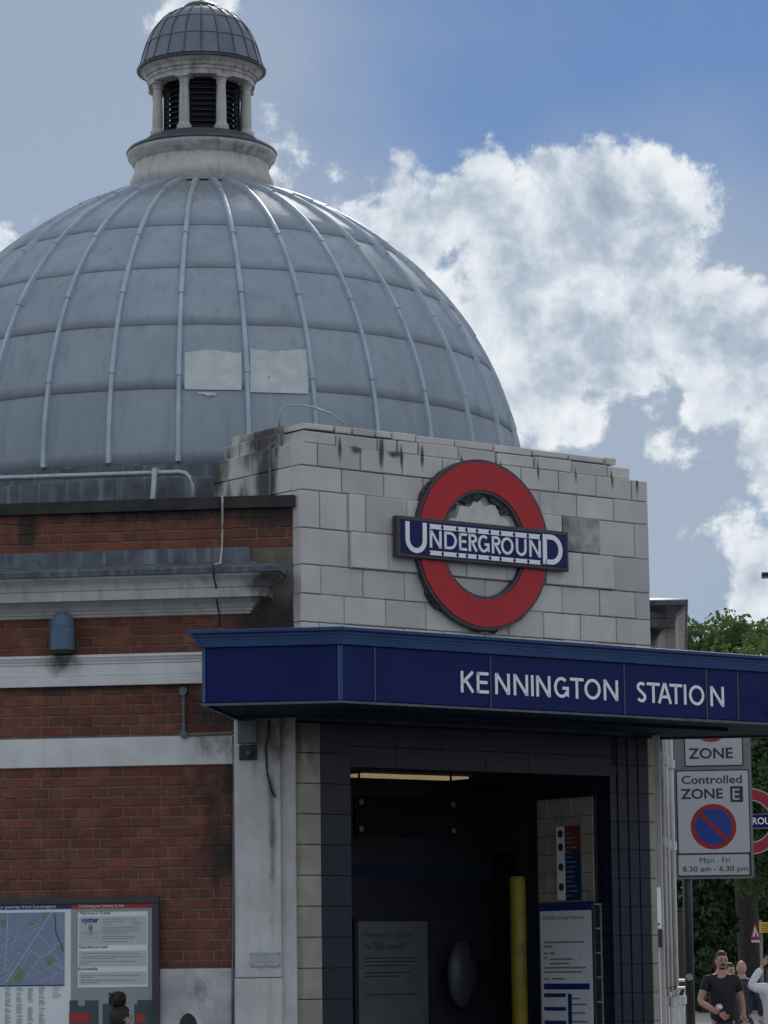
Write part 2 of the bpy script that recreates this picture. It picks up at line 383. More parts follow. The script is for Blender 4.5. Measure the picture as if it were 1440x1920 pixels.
m_render = M('white_paint', (.74,.75,.76), (.63,.635,.64), .6, 3., .12, 40., spec=.4, streak=.10, scol=(.22,.2,.19),
             stains=[(lw(-2.42,3.92,-.06), (.25,.2,.12), 1.1), (lw(-2.4,4.0,-.06), (.5,.2,.06), .9), (lw(-1.2,3.3,-.02), (.35,.2,.2), .7)], stcol=(.13,.125,.13))
m_cornice = M('cornice_stone', (.55,.54,.53), (.42,.41,.40), .75, 3.5, .2, 50., streak=.3, scol=(.1,.095,.095),
             stains=[(lw(-.8,4.42,-.2), (.3,.4,.2), 1.5), (_p[:2]+(4.4,), (.8,.8,.5), 1.2)], stcol=(.09,.085,.085))
m_pil = M('limewashed_pilaster', (.62,.62,.63), (.5,.49,.49), .7, 3., .25, 30., streak=.28, scol=(.23,.18,.15), streakscale=11.,
             stains=[(lw(-.85,3.4,-.06), (.3,.3,.45), 1.1), (lw(-.84,2.6,-.06), (.05,.2,.9), .9)], stcol=(.17,.145,.13))
m_coping = M('sooty_coping', (.022,.022,.025), (.05,.047,.046), .9, 8., .5, 60.)
m_lead = M('lead_sheet', (.34,.39,.45), (.29,.335,.395), .66, 2.4, .10, 18., metal=.05, spec=.25, rand=.05, stains2=[((-1.5,25.6,8.35),(1.5,1.6,.55),1.5)], st2col=(.19,.185,.195), streak=.38, scol=(.20,.23,.275), streakscale=11.)  # brownish crown stain, deepened to offset the sun's brightening there
m_leadroll = M('lead_roll', (.42,.49,.57), (.34,.40,.47), .45, 4., .12, 40., metal=.3, streak=.15, scol=(.11,.12,.14))
m_leadold = M('weathered_lead', (.13,.15,.18), (.07,.08,.1), .6, 5., .2, 40., metal=.2, streak=.6, scol=(.28,.32,.36), streakscale=16.)
m_leaddark = M('dark_lead', (.085,.10,.12), (.06,.07,.085), .5, 6., .15, 40., metal=.25, rand=.12, streak=.2, scol=(.14,.16,.18))
m_lead2 = M('cupola_lead_sheet', (.20,.225,.275), (.155,.175,.22), .6, 4., .1, 25., metal=.05, spec=.25, rand=.1, streak=.2, scol=(.1,.11,.14))
m_patch = M('repair_patch', (.60,.65,.66), (.47,.52,.54), .6, 7., .2, 50.)
m_cupola = M('peeling_paint', (.58,.56,.54), (.46,.44,.43), .7, 6., .25, 60., streak=.35, scol=(.12,.105,.1), streakscale=12., stains=[((-1.5,26.2,9.5),(.9,.9,.12),.75),((-1.5,26.2,8.74),(.9,.9,.09),.8)], stcol=(.10,.095,.09), stn=14.)
m_louvre = M('dark_louvre', (.014,.016,.022), (.025,.027,.034), .6, 8.)
m_beige = M('glazed_cream_tile', (.335,.32,.26), (.25,.235,.19), .38, 5., .05, 40., spec=.5, rand=.10, streak=.12, scol=(.12,.11,.08), stains=[(fw_(.1,3.45), (.5,.5,.45), 1.3)], stcol=(.06,.055,.05))  # left-hand cream tiles get darker towards their top
m_bluetile = M('glazed_navy_tile', (.009,.011,.026), (.014,.016,.034), .45, 5., .05, 40., spec=.3, rand=.09)
m_canopy = M('navy_enamel', (.0045,.0115,.095), (.0055,.014,.11), .5, 3., .02, 20., spec=.15, rlo=.38, streak=.3, scol=(.012,.02,.10), streakscale=7.)
m_canmould = M('blue_painted_moulding', (.028,.068,.20), (.037,.085,.23), .45, 6., .06, 30., spec=.4, streak=.2, scol=(.02,.035,.11))
m_soffit = M('soffit_paint', (.006,.018,.032), (.009,.024,.04), .75, 4., .08, 30., spec=.08)
m_strip = M('metal_strip', (.10,.12,.17), (.07,.08,.12), .5, 9., metal=.3)
m_white = M('white_enamel', (.90,.91,.94), (.87,.88,.91), .4, 5., spec=.4)
m_red = M('red_enamel', (.50,.022,.03), (.44,.022,.03), .4, 3., .03, 30., spec=.25, streak=.12, scol=(.33,.03,.035))
m_rim = M('dark_bronze_rim', (.055,.055,.065), (.085,.08,.085), .55, 8., .1, 50., metal=.3)
m_grime = M('crumbling_mortar', (.035,.036,.042), (.09,.088,.088), .95, 14., .8, 60.)
m_navy = M('roundel_blue', (.005,.012,.10), (.006,.014,.12), .45, 3., spec=.2)
m_galv = M('galvanised_pipe', (.42,.46,.49), (.33,.36,.39), .4, 12., metal=.5, spec=.5)
m_cable = M('pale_cable', (.5,.49,.46), (.38,.37,.35), .6, 20.)
m_black = M('black_plastic', (.012,.012,.014), (.022,.022,.025), .5, 12.)
m_grey = M('grey_plastic', (.16,.165,.17), (.11,.115,.12), .5, 9., streak=.3)
m_lamp = M('blue_grey_enamel', (.10,.17,.27), (.075,.125,.2), .5, 9., .08, 50., streak=.35, scol=(.14,.21,.3))
m_frame = M('charcoal_frame', (.035,.038,.046), (.05,.053,.06), .5, 6.)
m_paper = M('poster_paper', (.76,.81,.84), (.68,.73,.76), .35, 3., spec=.5)
m_paperg = M('grey_green_print', (.30,.355,.36), (.26,.31,.32), .35, 3., spec=.5)
m_ink = M('dark_ink', (.03,.032,.05), (.04,.042,.06), .5, 5.)
m_inkg = M('grey_ink', (.22,.24,.27), (.27,.29,.32), .5, 5.)
m_blue = M('print_blue', (.012,.03,.17), (.015,.035,.19), .4, 5.)
m_redp = M('print_red', (.38,.035,.035), (.33,.03,.035), .4, 5.)
m_map = M('map_lilac', (.24,.28,.40), (.20,.24,.37), .4, 12.)
m_road = M('map_road', (.46,.50,.62), (.42,.46,.6), .4, 9.)
m_park = M('map_green', (.13,.24,.13), (.15,.27,.14), .4, 9.)
m_yel = M('worn_yellow_paint', (.30,.235,.025), (.22,.17,.02), .5, 5., .1, 30., stains=[(fw_(3.0,1.6,1.0),(.3,.3,.5),.7)], stcol=(.06,.05,.02), speck=.3)
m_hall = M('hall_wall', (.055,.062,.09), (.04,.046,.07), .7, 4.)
m_ceil = M('hall_ceiling', (.30,.28,.24), (.24,.22,.19), .8, 4.)
m_marble = M('white_marble', (.58,.58,.60), (.36,.35,.37), .4, 4.5, .03, 30., spec=.5, detail=9, stains=[(lw(-1.4,1.5,-.03),(.2,.2,.2),.55)], stcol=(.22,.19,.2), stn=16)
# ------------------------------------------------------------------ ground
m_asph = M('asphalt', (.11,.108,.106), (.085,.084,.083), .9, 1.5, .5, 120., speck=.3)
m_pave = M('paving', (.33,.32,.30), (.26,.25,.235), .85, 1.2, .3, 60.)
m_kerb = M('kerb_granite', (.30,.29,.28), (.2,.2,.19), .8, 8., .3, 90.)
ob('ground', mesh('ground', [(-900,-900,-.13),(900,-900,-.13),(900,900,-.13),(-900,900,-.13)], [(0,1,2,3)], m_asph), kind='structure')
kerbline = [(-60,26.6),(-2.5,18.2),(1.6,17.7),(9.0,24.0),(30,72.0)]
inner = [(30,200),(-60,200)]
n_ = len(kerbline)
v = [(x,y,0.) for x,y in kerbline] + [(x,y,0.) for x,y in inner]
v += [(x,y,-.13) for x,y in kerbline]
ob('pavement', mesh('pavement', v, [list(range(n_+2))] + [(k, n_+2+k, n_+3+k, k+1) for k in range(n_-1)], m_pave), kind='structure')
kb = B().sweep(kerbline, [(0,-.128),(.14,-.128),(.14,-.02),(.12,-.004),(0,-.004)]); kb.ob('kerb', m_kerb, kind='structure')
# ------------------------------------------------------------------ the station
AX = np.array(F.w(1.7375, 3.85)); ZC = 5.60; RD = 2.81
ST = empty('station_building', (float(AX[0]), float(AX[1]), 0), label='domed brick and stone Underground station with a cupola and corner entrance', cat='building')
def rel(fr, a=0., d=0., z=0.):
    p = fr.w(a, d, z); return (p[0]-AX[0], p[1]-AX[1], z)
def part(name, b, mat, fr, parent=ST, smooth=False, **kw):
    return b.ob(name, mat, parent, rel(fr), fr.phi, smooth, **kw)
# --- brick wall with every brick laid in English bond
ZB2 = (3.135, 3.352); ZB1 = (3.739, 3.967); ZPL = 1.66; ZPAR = (4.735, 5.03)
wall = part('brick_wall', B().box(-9, LJ+.015, .007, .42, 0, 5.035), m_mortar, L)
def brick_me(wd, ht, k):
    rnd = random.Random(k); c = .005; b = B()
    b.cbox(0, wd, 0, .05, 0, ht, c)
    vv = []
    for (x, y, z) in b.v: vv.append((x+rnd.uniform(-.0018,.0018), y+(rnd.uniform(-.001,.0025) if y < .02 else 0), z+rnd.uniform(-.0015,.0015)))
    b.v = vv
    return b.me('brick', m_brick)
variants = {}; NBRICK = 0
def brick_at(parent, a0, a1, z0, z1, store=None):
    wd, ht = a1-a0, z1-z0
    if wd < .02 or ht < .015: return
    global NBRICK
    if store is None:
        NBRICK += 1
        if NBRICK > 300: store = far
    if store is not None: store.cbox(a0, a1, random.uniform(-.002,.002), .05, z0, z1, .005); return
    k = random.randrange(5); key = (round(wd,3), round(ht,3), k)
    if key not in variants: variants[key] = brick_me(wd, ht, k+17*len(variants))
    ob('brick', variants[key], parent, (a0, random.uniform(-.0025,.003), z0), 0., rot=(random.uniform(-.008,.008), 0, random.uniform(-.006,.006)))
J0 = L.a(6.9, 1450)
far = B()
def lay(ztop, zbot, aend, header_first, hidden=None, jit=0.):
    z = ztop-.004; i = 0
    while z-.02 > zbot:
        z1 = z; z0 = max(z-.065, zbot+.003); hd = (i % 2 == 0) == header_first
        pitch = .1125 if hd else .225; off = J0 if hd else J0+.056
        k = math.floor((-5.2-off)/pitch)
        while True:
            a0 = off+k*pitch+.005+random.uniform(-.0015,.0015); a1 = off+(k+1)*pitch-.005+random.uniform(-.0015,.0015); k += 1
            if a0 > aend-.03: break
            a1 = min(a1, aend)
            if a1-a0 < .03: continue
            if hidden and hidden(a0, a1, z0, z1): continue
            hid = a1 < -2.93 or (a0 > -1.40 and z0 > 3.60 and z1 < 4.10)
            brick_at(wall, a0, a1, z0, z1, far if hid else None)
        z -= .075; i += 1
lay(ZB2[0], ZPL, -1.128, True, lambda a0,a1,z0,z1: a1 < -1.71 and z1 < 2.16 and a1 > -2.93)
lay(ZB1[0], ZB2[1], -1.02, False)
lay(4.25, ZB1[1], LJ, True)
lay(ZPAR[1], ZPAR[0], LJ-.005, True)
far.ob('brick', m_brick, wall, kind='stuff', label='brickwork further along the wall')
# mouldings on the brick wall
part('coping', B().box(-9, LJ-.16, -.05, .45, 5.03, 5.118).add(*(lambda q: (q.v, q.f))(B().box(LJ-.162, LJ+.02, -.047, .45, 5.027, 5.115))), m_coping, L)
CE = -1.035
corn = [(0,4.24),(.035,4.245),(.035,4.262),(.05,4.266),(.05,4.285),(.06,4.29),(.075,4.315),(.10,4.335),(.115,4.348),(.20,4.350),(.20,4.418),(.21,4.424),(.215,4.445),(.225,4.465),(.25,4.485),(.275,4.50),(.285,4.515),(0,4.53)]
part('cornice', B().sweep([(-9,0),(CE,0),(CE,.2)], corn), m_cornice, L)
part('cornice_lead', B().sweep([(-9,0),(CE,0),(CE,.2)], [(.27,4.516),(.305,4.518),(.31,4.556),(.295,4.566),(.03,4.635),(.03,4.74),(0,4.742)]), m_leadold, L)
b1 = [(0,ZB1[0]-.004),(.045,ZB1[0]-.004),(.047,ZB1[0]+.062),(.043,ZB1[0]+.066),(.047,ZB1[0]+.07),(.048,ZB1[0]+.148),(.043,ZB1[0]+.152),(.055,ZB1[0]+.158),(.056,ZB1[0]+.172),(.066,ZB1[0]+.178),(.075,ZB1[0]+.198),(.085,ZB1[0]+.202),(.085,ZB1[0]+.222),(0,ZB1[1])]
part('string_course', B().sweep([(-9,0),(-1.0,0)], b1), m_render, L)
part('string_course', B().sweep([(-9,0),(-1.125,0)], [(0,ZB2[0]),(.022,ZB2[0]+.004),(.024,ZB2[1]-.004),(0,ZB2[1])]), m_render, L)
pl_j = [-9,-6.6,-4.9,-3.4,-1.70,-1.128]
for k in range(len(pl_j)-1): part('plinth_slab', B().cbox(pl_j[k]+.003, pl_j[k+1]-.003, -.03, .02, 0, ZPL-.006, .006), m_marble, L)
# pilaster beside the door
zs = 3.47
part('pilaster', B().cbox(L.a(439.5,1600,-.06), L.a(526.5,1600,-.06), -.06, .05, 1.585, zs, .006), m_pil, L)
part('pilaster_base', B().cbox(L.a(438.5,1600,-.066), L.a(527.5,1600,-.066), -.068, .05, 0, 1.58, .008), m_pil, L)
part('pilaster_return', B().cbox(L.a(527.5,1600,-.02), L.a(556,1600,-.02), -.02, .06, 0, zs, .005), m_pil, L)
# --- entrance tower of stone blocks
tower = part('entrance_tower', B().box(.02, TW-.02, .03, 1.15, 3.2, 5.50).box(.15,TW-.28,.14,1.05,5.5,5.67), m_joint, F)
ZCO = [5.512, 5.338, 5.154, 4.871, 4.597, 4.380, 4.172, 3.95, 3.7]
JO = [[596,676,755,830,905,977.5,1047.5,1117.5,1185],
      [641,720,794,868,940,1013,1082,1151],
      [600,652.5,682.5,759,835,910,982,1052,1122,1190],
      [655,725,798,872,947,1020,1090,1150],
      [602,681,759,835,910,984,1055,1125,1192],
      [646,724,800,878,955,1020,1090,1157],
      [600,681,759,835,910,984,1055,1125,1192],
      [646,724,800,878,955,1020,1090,1157]]
YM = [860,900,960,1030,1095,1150,1200,1250]
def stone(a0, a1, z0, z1, d0=0., dep=.12, gap=.0025, nm='stone_block', tilt=.003, mat=None):
    w_, h_ = a1-a0-2*gap, z1-z0-2*gap
    b = B().cbox(0, w_, 0, dep, 0, h_, .006)
    ob(nm, b.me(nm, mat or m_stone), tower, (a0+gap, d0+random.uniform(-.003,.003), z0+gap), 0, rot=(random.uniform(-tilt,tilt), random.uniform(-tilt,tilt)*.7, random.uniform(-tilt,tilt)))
for i in range(8):
    js = [0.] + [F.a(x, YM[i]+ (x-560)*.09) for x in JO[i]] + [TW]
    for k in range(len(js)-1):
        mid = (js[k]+js[k+1])/2; proud = 0.
        if i in (2, 3) and js[k] > F.a(650, 1000)-.03 and js[k+1] < F.a(1156, 1090)+.02: proud = -.024
        stone(js[k], js[k+1], ZCO[i+1], ZCO[i], proud, gap=(.0042 if i == 0 else random.choice((.0018,.0022,.003,.0042))), mat=m_stoned if (i, k) in ((2, 8), (2, 5)) else None)
# left return of the tower
for i in range(6):
    js = [.12] + [.12+.17*(1+(i % 2)*.5)+.33*k for k in range(4)]; js = [q for q in js if q < 1.13] + [1.14]
    for k in range(len(js)-1):
        w_ = js[k+1]-js[k]-.005; h_ = ZCO[i]-ZCO[i+1]-.005
        b = B().cbox(0, w_, 0, .1, 0, h_, .006)
        ob('stone_block', b.me('stone_block', m_stone), tower, (0, js[k+1]-.0025, ZCO[i+1]+.0025), 0, rot=(random.uniform(-.004,.004), 0, -pi/2))
# two stepped coping courses with gaping joints
for (z0, z1, d0, e0, e1, js, ym) in ((5.513, 5.628, .045, .055, TW-.14, [631,709,746,785,859,932,1002,1072,1140], 820), (5.628, 5.703, .105, .115, TW-.235, [630,662,705,737,780,854,927.5,999,1067.5,1135], 803)):
    aa = [e0] + [F.a(x, ym+(x-560)*.125, d0) for x in js] + [e1]
    for k in range(len(aa)-1): stone(aa[k], aa[k+1], z0, z1-random.uniform(0,.012), d0+random.uniform(-.008,.012), .26, gap=random.choice((.006,.009,.013)), nm='coping_stone', tilt=.012)
    dd = [d0+.285, d0+.55, d0+.82, 1.1-e0*.4]
    for k in range(3):
        b = B().cbox(0, dd[k+1]-dd[k]-.01, 0, .28, 0, z1-z0-.006, .008)
        ob('coping_stone', b.me('coping_stone', m_stone), tower, (e0+.0, dd[k+1]-.005, z0+.003), 0, rot=(0, 0, -pi/2+random.uniform(-.01,.01)))
# --- wall right of the entrance (seen edge-on)
wr = part('side_wall', B().box(.02, 4.6, .007, .42, 0, 4.60).box(.6, 4.6, .38, .52, 4.61, 4.985), m_brick, Rf)
RE = LJ-CE
part('side_coping', B().box(.6, 4.6, .36, .55, 4.99, 5.07), m_coping, Rf)
part('side_cornice', B().sweep([(RE,.2),(RE,0),(4.6,0)], corn), m_cornice, Rf)
part('side_cornice_lead', B().sweep([(RE,.2),(RE,0),(4.6,0)], [(.27,4.516),(.305,4.518),(.31,4.556),(.295,4.566),(.03,4.61),(-.25,4.66),(-.25,4.6)]), m_leadold, Rf)
part('side_string_course', B().sweep([(.35,.1),(.35,0),(4.6,0)], b1), m_render, Rf)
part('side_string_course', B().sweep([(.45,.1),(.45,0),(4.6,0)], [(0,ZB2[0]),(.03,ZB2[0]+.004),(.03,ZB2[1]-.004),(0,ZB2[1])]), m_render, Rf)
part('side_pilaster', B().cbox(.10, .45, -.05, .05, 0, zs, .006), m_pil, Rf)
for s_ in (2.2, 3.9): part('side_pilaster', B().cbox(s_, s_+.5, -.07, .05, 0, 4.2, .008).cbox(s_-.05, s_+.55, -.12, .05, 3.6, 3.72, .01).cbox(s_-.04,s_+.54,-.11,.05,0,.5,.01), m_render, Rf)
# flat roof
rp = [F.w(TW+3.2, 4.2), F.w(TW-.35, .6), F.w(.0, .9), F.w(-.2,.4), L.w(-.9, .3), L.w(-8.8, .3), L.w(-6, 8)]
ob('flat_roof', mesh('flat_roof', [(p[0]-AX[0], p[1]-AX[1], 4.96) for p in rp], [list(range(len(rp)))], m_leaddark), ST)
# --- door surround tiles
sur = part('entrance_surround', B().box(.012, .435, .02, .3, 0, 3.135).box(3.06, TW-.012, .09, .3, 0, 3.135).box(.012, TW-.012, .03, .3, 3.135, 3.44), m_bluetile, F)
def tile(a0, a1, z0, z1, d0, dep, mat, parent=sur, nm='tile', g=.0025, rz=0., ch=.004):
    b = B().cbox(0, a1-a0-2*g, 0, dep, 0, z1-z0-2*g, ch)
    return ob(nm, b.me(nm, mat), parent, (a0+g, d0+random.uniform(-.0012,.0012), z0+g), rz)
zt = 2.539
while zt < 3.5: zt += .223
z = zt
while z > .15:
    z1 = min(z, 3.43); z0 = z-.223
    if z1-z0 > .04:
        tile(.0, .170, z0, z1, 0, .04, m_beige); tile(3.405, TW, z0, z1, 0, .04, m_beige)
        b = B().cbox(0, .125, 0, .04, 0, z1-z0-.005, .004); ob('tile', b.me('tile', m_beige), sur, (0, .135, z0+.0025), -pi/2)
        b = B().cbox(0, .10, 0, .04, 0, z1-z0-.005, .004); ob('tile', b.me('tile', m_beige), sur, (TW, .01, z0+.0025), pi/2)
        if z0 > 3.1: pass
        tile(.1705, .447, z0, z1, .006, .05, m_bluetile, g=.0012, ch=.002)
        for (q0, q1, dd) in ((3.302,3.4045,.004),(3.2,3.3015,.012),(3.1,3.1995,.022),(3.025,3.0995,.034)): tile(q0, q1, z0, z1, dd, .06, m_bluetile, g=.001, ch=.002)
        b = B().cbox(0, .11, 0, .05, 0, z1-z0-.005, .004); ob('tile', b.me('tile', m_bluetile), sur, (3.025, .20, z0+.0025), -pi/2)
    z -= .223
aj = [.447+.43*k for k in range(7)]; aj[-1] = 3.024
for k in range(6):
    tile(aj[k], aj[k+1], 3.114, 3.27, .008, .06, m_bluetile, g=.0012, ch=.002); tile(aj[k], aj[k+1], 3.27, 3.43, .008, .06, m_bluetile, g=.0012, ch=.002)
# --- ticket hall behind the doors
H0, H1, HA, HB, HZ = .30, 2.45, .30, 3.75, 3.27
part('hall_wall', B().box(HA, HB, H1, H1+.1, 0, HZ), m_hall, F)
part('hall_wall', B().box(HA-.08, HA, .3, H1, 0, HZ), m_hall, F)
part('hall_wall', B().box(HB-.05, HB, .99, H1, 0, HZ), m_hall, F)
part('hall_ceiling', B().box(HA-.08, HB, .3, H1+.1, HZ, HZ+.08), m_ceil, F)
part('hall_floor', B().box(HA, HB-.05, .3, H1, .0, .012), m_hall, F)
for k in range(4): part('ceiling_beam', B().box(.32, 3.68, 1.35+.32*k, 1.40+.32*k, HZ-.05, HZ-.002), m_hall, F)
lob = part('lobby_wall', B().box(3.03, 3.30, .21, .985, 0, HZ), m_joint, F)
r = 0; z = 2.97
while z > .2:
    z0 = z-.15; q = .245 if r % 2 else .12+.125
    cuts = [.245, .36 if r % 2 else .50, .66 if r % 2 else .80, .93]
    for k in range(len(cuts)-1):
        b = B().cbox(0, cuts[k+1]-cuts[k]-.004, 0, .03, 0, z-z0-.004, .003); ob('tile', b.me('tile', m_beige), lob, (3.022, cuts[k+1]-.002, z0+.002), -pi/2)
    z = z0; r += 1
part('lobby_trim', B().box(3.008, 3.03, .20, .99, 2.975, 3.2).box(3.008, 3.03, .932, .99, 0, 2.972), m_bluetile, F)
# --- dome of lead panels between batten rolls
def prof(el, r=RD): return r*cos(el), r*sin(el)*(1+.035*max(0, sin(el))**6)
dm = B().lathe([(prof(radians(e), RD-.012)) for e in range(0, 90, 3)]+[(.05, RD*1.03)], 96, cap=False)
dome_o = dm.ob('dome', m_leadold, ST, (0, 0, ZC), smooth=True)
AZ = atan2(AX[0], AX[1]); SEC = 2*pi/32
ROWS = [radians(q) for q in (-.6, 11.9, 23.8, 36.3, 48.6, 80)]
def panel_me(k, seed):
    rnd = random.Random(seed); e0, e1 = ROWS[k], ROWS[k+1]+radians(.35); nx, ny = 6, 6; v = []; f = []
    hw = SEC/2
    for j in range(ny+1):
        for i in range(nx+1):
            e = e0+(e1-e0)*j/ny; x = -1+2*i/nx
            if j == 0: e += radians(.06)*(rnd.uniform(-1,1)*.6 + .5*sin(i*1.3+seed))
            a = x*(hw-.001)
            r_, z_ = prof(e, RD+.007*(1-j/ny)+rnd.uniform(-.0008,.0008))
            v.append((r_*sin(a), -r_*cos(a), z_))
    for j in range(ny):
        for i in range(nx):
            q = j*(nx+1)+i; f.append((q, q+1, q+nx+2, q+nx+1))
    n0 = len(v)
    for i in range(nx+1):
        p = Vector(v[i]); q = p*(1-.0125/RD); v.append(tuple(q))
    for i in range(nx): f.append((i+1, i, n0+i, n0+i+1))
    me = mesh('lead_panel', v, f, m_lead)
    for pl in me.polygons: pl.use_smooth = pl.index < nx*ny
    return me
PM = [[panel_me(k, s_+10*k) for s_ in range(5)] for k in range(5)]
def roll_me(seed):
    rnd = random.Random(seed); b = B(); segs = [-.3, 14.3, 30, 45.5, 65, 78]
    for k in range(5):
        n = 7; v = []; f = []
        e0, e1 = radians(segs[k]+(rnd.uniform(-.5,.5) if k else 0)), radians(segs[k+1]+.5)
        for j in range(n+1):
            t = j/n; e = e0+(e1-e0)*t; w_ = .0245-.005*t; h_ = .038-.007*t
            for (x, o) in ((-w_*1.25,-.01),(-w_,.008),(-w_*.75,h_*.85),(0,h_),(w_*.75,h_*.85),(w_,.008),(w_*1.25,-.01)):
                r_, z_ = prof(e, RD+o); v.append((x, -r_, z_))
        for j in range(n):
            for i in range(6): q = j*7+i; f.append((q, q+1, q+8, q+7))
        f.append([6,5,4,3,2,1,0]); b.add(v, f)
    return b.me('batten_roll', m_leadroll)
RM = [roll_me(s_) for s_ in range(4)]
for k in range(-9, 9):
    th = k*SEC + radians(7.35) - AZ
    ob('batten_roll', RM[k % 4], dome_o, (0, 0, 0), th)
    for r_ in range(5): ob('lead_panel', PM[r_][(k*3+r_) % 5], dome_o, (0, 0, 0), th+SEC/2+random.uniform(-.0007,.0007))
def dome_patch(pts, o=.012):
    v = []
    for (px, py) in pts:
        d_ = ray(px, py); d_ = d_/np.linalg.norm(d_); c = np.array([AX[0], AX[1], ZC]); r_ = RD+o
        q = CC-c; bb = q @ d_; t = -bb-sqrt(bb*bb-(q @ q)+r_*r_); p = q+d_*t; v.append(tuple(p))
    return v
def patch(pts):
    n = len(pts)//2; v = dome_patch(pts); f = [(k, k+1, 2*n-2-k, 2*n-1-k) for k in range(n-1)]
    ob('repair_patch', mesh('repair_patch', v, f, m_patch), dome_o)
xs1 = list(np.linspace(346, 453, 12)); patch([(x, 658+2.5*sin(x*.06)+1.2*sin(x*.37)+(x-346)*.01) for x in xs1] + [(x, 730+(x-346)*.01) for x in xs1[::-1]])
xs2 = list(np.linspace(469, 578, 12)); patch([(x, 655+2.5*sin(x*.05+1)+1.2*sin(x*.4)+(x-469)*.02) for x in xs2] + [(x, 735+(x-469)*.03) for x in xs2[::-1]])
patch([(370,734.5),(380,735),(390,735),(400,736),(406,737),(404,742),(398,741),(390,743),(382,739),(372,738)])
# lead skirt below the dome
sk = B().lathe([(RD+.12,-.75),(RD+.12,-.42),(RD+.10,-.40),(RD+.10,-.16),(RD+.07,-.14),(RD+.07,-.05),(RD+.03,-.045),(RD-.03,0.01)], 96, cap=False)
autosmooth(part_o := sk.ob('dome_skirt', m_leadold, ST, (0, 0, ZC)))
for k in range(14):
    th = -AZ-1.1+k*.16; ob('skirt_roll', B().tube([(0,-RD-.12,-.74),(0,-RD-.12,-.43)], .016, 6).me('skirt_roll', m_leaddark), part_o, (0,0,0), th)
# --- cupola
cu = B().lathe([(.60,8.44),(.635,8.50),(.64,8.55),(.615,8.60),(.60,8.64),(.598,8.70),(.62,8.715),(.63,8.74),(.655,8.765),(.665,8.80),(.655,8.83),(.60,8.85),(.50,8.865),(.50,8.915),(.49,8.925),(.05,8.93)], 64, cap=False)
cup = autosmooth(cu.ob('cupola', m_cupola, ST, (0,0,0)))
autosmooth(B().lathe([(.601,8.848),(.668,8.806),(.672,8.818),(.655,8.842),(.505,8.875),(.505,8.93),(.03,8.935)], 64, cap=False).ob('cupola_lead', m_leaddark, cup))
colm = B().lathe([(.062,0),(.066,.02),(.066,.05),(.05,.07),(.046,.085),(.046,.12),(.045,.25),(.039,.42),(.039,.435),(.045,.44),(.045,.45),(.04,.455),(.05,.475),(.06,.485),(.06,.505),(.05,.51)], 20).box(-.062,.062,-.062,.062,.485,.512).me('column', m_cupola)
for k in range(8):
    t = -AZ+radians(22.5+1.5)+k*pi/4; ob('column', colm, cup, (.425*sin(t), -.425*cos(t), 8.925), t)
lv = B()
for k in range(10): lv.add([(-.125,-.30,.03+k*.05),(.125,-.30,.03+k*.05),(.125,-.325,.012+k*.05),(-.125,-.325,.012+k*.05),(-.125,-.30,.038+k*.05),(.125,-.30,.038+k*.05),(.125,-.325,.02+k*.05),(-.125,-.325,.02+k*.05)],[(0,1,2,3),(4,7,6,5),(3,2,6,7),(0,4,5,1)])
lv.box(-.142,-.125,-.335,-.29,0,.53).box(.125,.142,-.335,-.29,0,.53).box(-.125,.125,-.335,-.29,.50,.53)
lvm = lv.me('louvre', m_louvre)
for k in range(8): ob('louvre', lvm, cup, (0,0,8.925), -AZ+k*pi/4+.026)
B().lathe([(.30,8.93),(.30,9.45)], 8, cap=False, a0=pi/8-AZ-pi/2+.026, a1=pi/8-AZ-pi/2+.026+2*pi).ob('louvre_core', m_louvre, cup)
autosmooth(B().lathe([(.30,9.43),(.475,9.43),(.478,9.47),(.488,9.475),(.49,9.50),(.505,9.508),(.51,9.535),(.535,9.555),(.545,9.575),(.50,9.60)], 64, cap=False).ob('entablature', m_cupola, cup))
sd = [(.575,9.575),(.548,9.605),(.532,9.66),(.515,9.73),(.487,9.82),(.44,9.925),(.375,10.02),(.30,10.085),(.21,10.13)]
autosmooth(B().lathe([(.50,9.575),(.578,9.572),(.58,9.585)]+[(r_-.008,z_) for r_,z_ in sd[1:]]+[(.165,10.145),(.16,10.175),(.13,10.20),(.06,10.22),(.02,10.225)], 64, cap=False).ob('cupola_dome', m_leaddark, cup))
NS = 22
def interp(rowz):
    zs_ = [q[1] for q in sd]; rs_ = [q[0] for q in sd]; return float(np.interp(rowz, zs_, rs_))
def cup_panel(z0, z1):
    v = []; f = []; n = 5
    for j in range(n+1):
        zz = z0+(z1-z0)*j/n+ .002; r_ = interp(zz)+.006*(1-j/n)
        for x in (-1,-.5,0,.5,1): a = x*(pi/NS-.008); v.append((r_*sin(a), -r_*cos(a), zz))
    for j in range(n):
        for i in range(4): q = j*5+i; f.append((q, q+1, q+6, q+5))
    v2 = [(p[0]*.96, p[1]*.96, p[2]) for p in v]; k0 = len(v)
    rim = [i for i in range(5)]+[j*5+4 for j in range(1,n+1)]+[n*5+i for i in range(3,-1,-1)]+[j*5 for j in range(n-1,0,-1)]
    f += [(rim[(i+1)%len(rim)], rim[i], k0+rim[i], k0+rim[(i+1)%len(rim)]) for i in range(len(rim))]
    return mesh('lead_panel', v+v2, f, m_lead2)
CP = [cup_panel(9.605,9.80), cup_panel(9.803,9.985), cup_panel(9.988,10.12)]
rollm = B().tube([(0,-interp(z_)-.006,z_) for z_ in np.linspace(9.6,10.13,12)], .007, 6).me('batten_roll', m_leaddark)
for k in range(-7, 7):
    t = -AZ+(k+.5)*2*pi/NS
    for q in CP: ob('lead_panel', q, cup, (0,0,0), t)
    ob('batten_roll', rollm, cup, (0,0,0), t+pi/NS)
